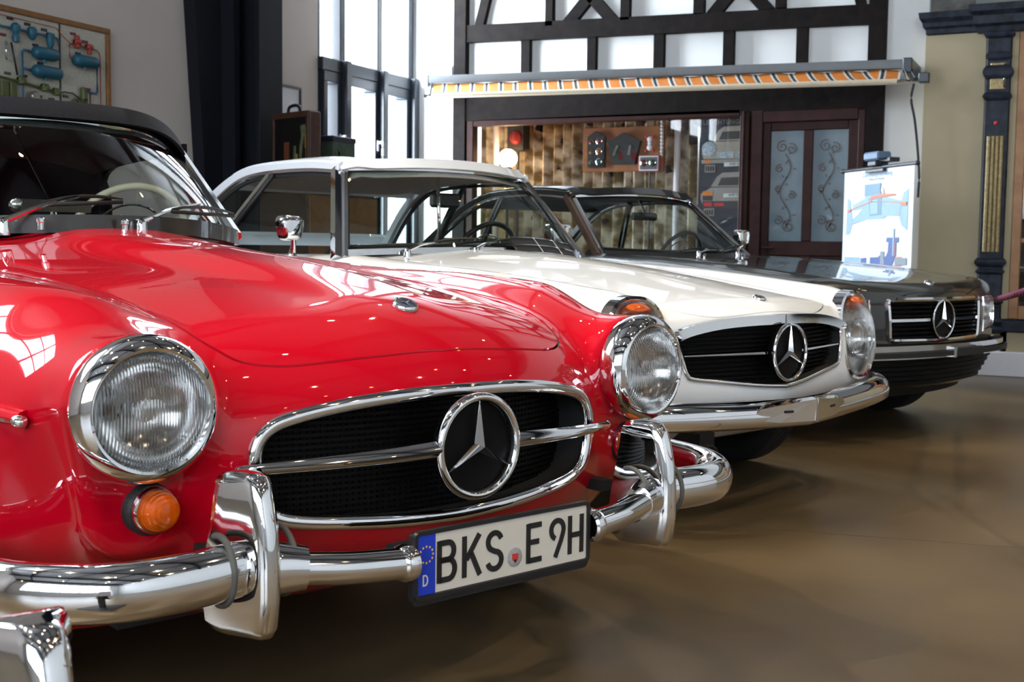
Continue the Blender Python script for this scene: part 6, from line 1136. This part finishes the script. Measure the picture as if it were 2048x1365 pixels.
# wall chart on its stand
Lp, Rp = Vector((-1.737, 9.20, 0)), Vector((-1.146, 8.50, 0)); cw = (Rp-Lp).length; ca = math.atan2(Rp.y-Lp.y, Rp.x-Lp.x)
ch = empty('wall_chart', (Lp.x, Lp.y, 0), ca, 'white wall chart with blue and orange steering gear drawings, on a stand', 'chart')
CX = lambda x, y: ((x-1690)/140*cw, 1.535-(y-334)/(547-334)*.75)
m = MB(); m.box((0, -.002, .50), (cw, .002, 1.53)); m.build('chart_sheet', mat('chart_paper', (.62, .66, .70), .6, noise=.02, nscale=4), ch)
m = MB(); m.tube([(-.03, 0, 1.535), (cw+.03, 0, 1.535)], .013, 12); m.ball((-.03, 0, 1.535), .018, 10, 8); m.ball((cw+.03, 0, 1.535), .018, 10, 8); m.build('chart_rod', 'anthracite', ch); m = MB(); m.tube([(0, 0, .50), (cw, 0, .50)], .012, 10); m.build('chart_rod', 'anthracite', ch)
m = MB(); m.box((cw*.36, -.03, 1.50), (cw*.62, .03, 1.525), .004); m.box((cw*.42, -.045, 1.545), (cw*.54, .05, 1.58), .006); m.build('chart_clamp', 'anthracite', ch)
m = MB(); m.box((cw*.36, -.05, 1.585), (cw*.58, .06, 1.645), .012); m.build('clamp_motor', CP((.09, .15, .24), .1), ch)
m = MB(); m.tube([(cw*.5, .06, .03), (cw*.5, .06, 1.62)], .014, 10); m.box((cw*.42, .0, 1.57), (cw*.66, .08, 1.60), .004)
for a in (PI/2, PI*7/6, -PI/6): m.tube([(cw*.5, .06, .05), (cw*.5+.38*math.cos(a), .06+.38*math.sin(a), .012)], .012, 8)
m.build('chart_stand', 'anthracite', ch)
M['c_pale'] = CP((.20, .33, .43), .06, 10); M['c_mid'] = CP((.10, .21, .30), .06, 10); M['c_or'] = CP((.55, .12, .035), .05, 10); M['c_bl'] = CP((.02, .06, .25), .06, 10); M['c_grey'] = CP((.16, .20, .24), .06, 10)
def cf(nm, pts, mt, lay=1): m = MB(); m.prism([CX(*p) for p in pts], -.003-.0012*lay, -.002-.0012*lay+.0002, lambda u, v, w: (u, w, v)); return m.build(nm, mt, ch)
cv = lambda x, y: (1660+x/5.25, 300+y/5.25)
K = lambda nm, pts, mt, lay=1: cf(nm, [cv(*p) for p in pts], mt, lay)
K('wheel_print', [(205, 480), (235, 510), (248, 600), (262, 700), (262, 780), (235, 880), (195, 888), (198, 700)], 'c_pale'); K('wheel_print', [(845, 430), (800, 460), (780, 540), (760, 640), (765, 720), (790, 800), (845, 850)], 'c_pale')
K('axle_print', [(262, 560), (400, 500), (400, 470), (560, 450), (640, 500), (780, 545), (770, 700), (640, 690), (600, 720), (420, 722), (270, 770), (262, 720), (330, 660), (380, 600), (270, 620)], 'c_pale', 2); K('gearbox_print', [(395, 350), (568, 345), (560, 420), (575, 460), (395, 475)], 'c_mid', 3); K('housing_print', [(440, 500), (580, 490), (580, 680), (460, 690)], 'c_mid', 3); K('hub_print', [(455, 520), (545, 515), (545, 665), (465, 670)], 'c_pale', 4)
K('rack_print', [(462, 480), (600, 462), (720, 468), (720, 482), (620, 492), (480, 505), (480, 540), (468, 540)], 'c_or', 5); K('column_print', [(588, 392), (594, 390), (606, 465), (598, 466)], 'c_or', 5); K('rod_print', [(240, 606), (460, 536), (640, 540), (800, 568), (800, 574), (640, 547), (460, 544), (240, 614)], 'c_or', 4); K('joint_print', [(212, 612), (245, 606), (245, 632), (212, 640)], 'c_or', 5); K('joint_print', [(785, 560), (835, 558), (835, 595), (785, 596)], 'c_or', 5)
K('shaft_print', [(185, 1130), (360, 1130), (360, 1200), (185, 1200)], 'c_pale', 1); K('coupling_print', [(373, 1142), (432, 1134), (432, 1215), (373, 1212)], 'c_bl', 2); K('pinion_print', [(475, 1130), (560, 1125), (580, 1105), (640, 1120), (660, 1070), (664, 970), (640, 965), (645, 920), (765, 920), (765, 968), (738, 975), (735, 1120), (700, 1225), (545, 1230), (475, 1215)], 'c_bl', 2); K('screw_print', [(585, 1065), (622, 1065), (622, 1100), (630, 1200), (585, 1200)], 'c_grey', 3); K('tube_print', [(708, 830), (722, 830), (722, 1110), (708, 1110)], 'c_pale', 3); K('rack_tooth_print', [(735, 1135), (850, 1130), (850, 1200), (735, 1205)], 'c_grey', 3); K('seal_print', [(733, 970), (740, 970), (742, 1110), (735, 1110)], 'c_or', 4); K('seal_print', [(740, 1120), (800, 1118), (800, 1130), (740, 1132)], 'c_or', 4); K('seal_print', [(720, 1208), (800, 1204), (800, 1212), (720, 1216)], 'c_or', 4)
q = CX(*cv(520, 247)); text_obj('chart_title', 'Zahnstangenlenkung', .048, 'c_mid', ch, Matrix.Translation((q[0], -.0032, q[1])) @ Matrix.Rotation(PI/2, 4, 'X'), .0004); q = CX(*cv(515, 298)); text_obj('chart_subtitle', 'Aufbau und Wirkung', .024, 'c_pale', ch, Matrix.Translation((q[0], -.0032, q[1])) @ Matrix.Rotation(PI/2, 4, 'X'), .0004)

# rope barrier on the right
M['rope'] = CP((.16, .010, .05), .25, 60, rough=.6)
rb = empty('rope_barrier', (-.10, 4.87, 0), 0, 'twisted magenta rope slung from the marble column to a dark stanchion', 'rope barrier')
def rope(A, Bq, sag, nm='rope'):
    P = [Vector(A).lerp(Vector(Bq), t)-Vector((0, 0, sag*4*t*(1-t))) for t in np.linspace(0, 1, 150)]; m = MB()
    m.sweep([tuple(p) for p in P], [(.017*(1+.16*math.cos(3*a))*math.cos(a), .017*(1+.16*math.cos(3*a))*math.sin(a)) for a in np.linspace(0, 2*PI, 19)[:-1]], twist=.35); return m.build(nm, 'rope', rb)
rope((0, 0, .86), (-.645, 4.845, .585), .02); rope((0, 0, .86), (.75, -2.7, .86), .28)
for px, py in ((0, 0), (.75, -2.7)):
    m = MB(); m.lathe([(0, 0), (.10, 0), (.105, .012), (.06, .03), (.022, .04), (.018, .06), (.018, .82), (.024, .84), (.03, .87), (.022, .91), (0, .92)], 28, lambda a, b, h, px=px, py=py: (px+a, py+b, h)); m.build('stanchion', 'anthracite', rb)
m = MB(); m.ball((-.645, 4.85, .585), .022, 10, 8); m.build('wall_hook', 'gilt', rb)
# chrome bumper guard of a neighbouring exhibit, close to the lens
a0 = math.radians(RX['head']); Fd = Vector((math.cos(a0), math.sin(a0), 0)); Rd = Vector((math.sin(a0), -math.cos(a0), 0)); gp_ = Vector((RX['ox'], RX['oy'], 0))+Rd*1.012+Fd*.50-Vector((0, 0, .0))
ng = empty('bumper_guard', tuple(gp_), a0-PI/2, 'chrome bumper guard on a low stand, blurred at the near edge of the picture', 'bumper guard')
zs2 = [(z-.016, yf, hf*1.15, hb*1.25, d) for z, yf, hf, hb, d in zs]; overrider_mesh(zs2, None).build('guard_blade', 'chrome', ng, angle=60)
m = MB(); m.box((-.02, .68, .01), (.02, .72, .38)); m.box((-.15, .55, 0), (.15, .85, .02), .004); m.build('display_stand', 'plateb', ng)
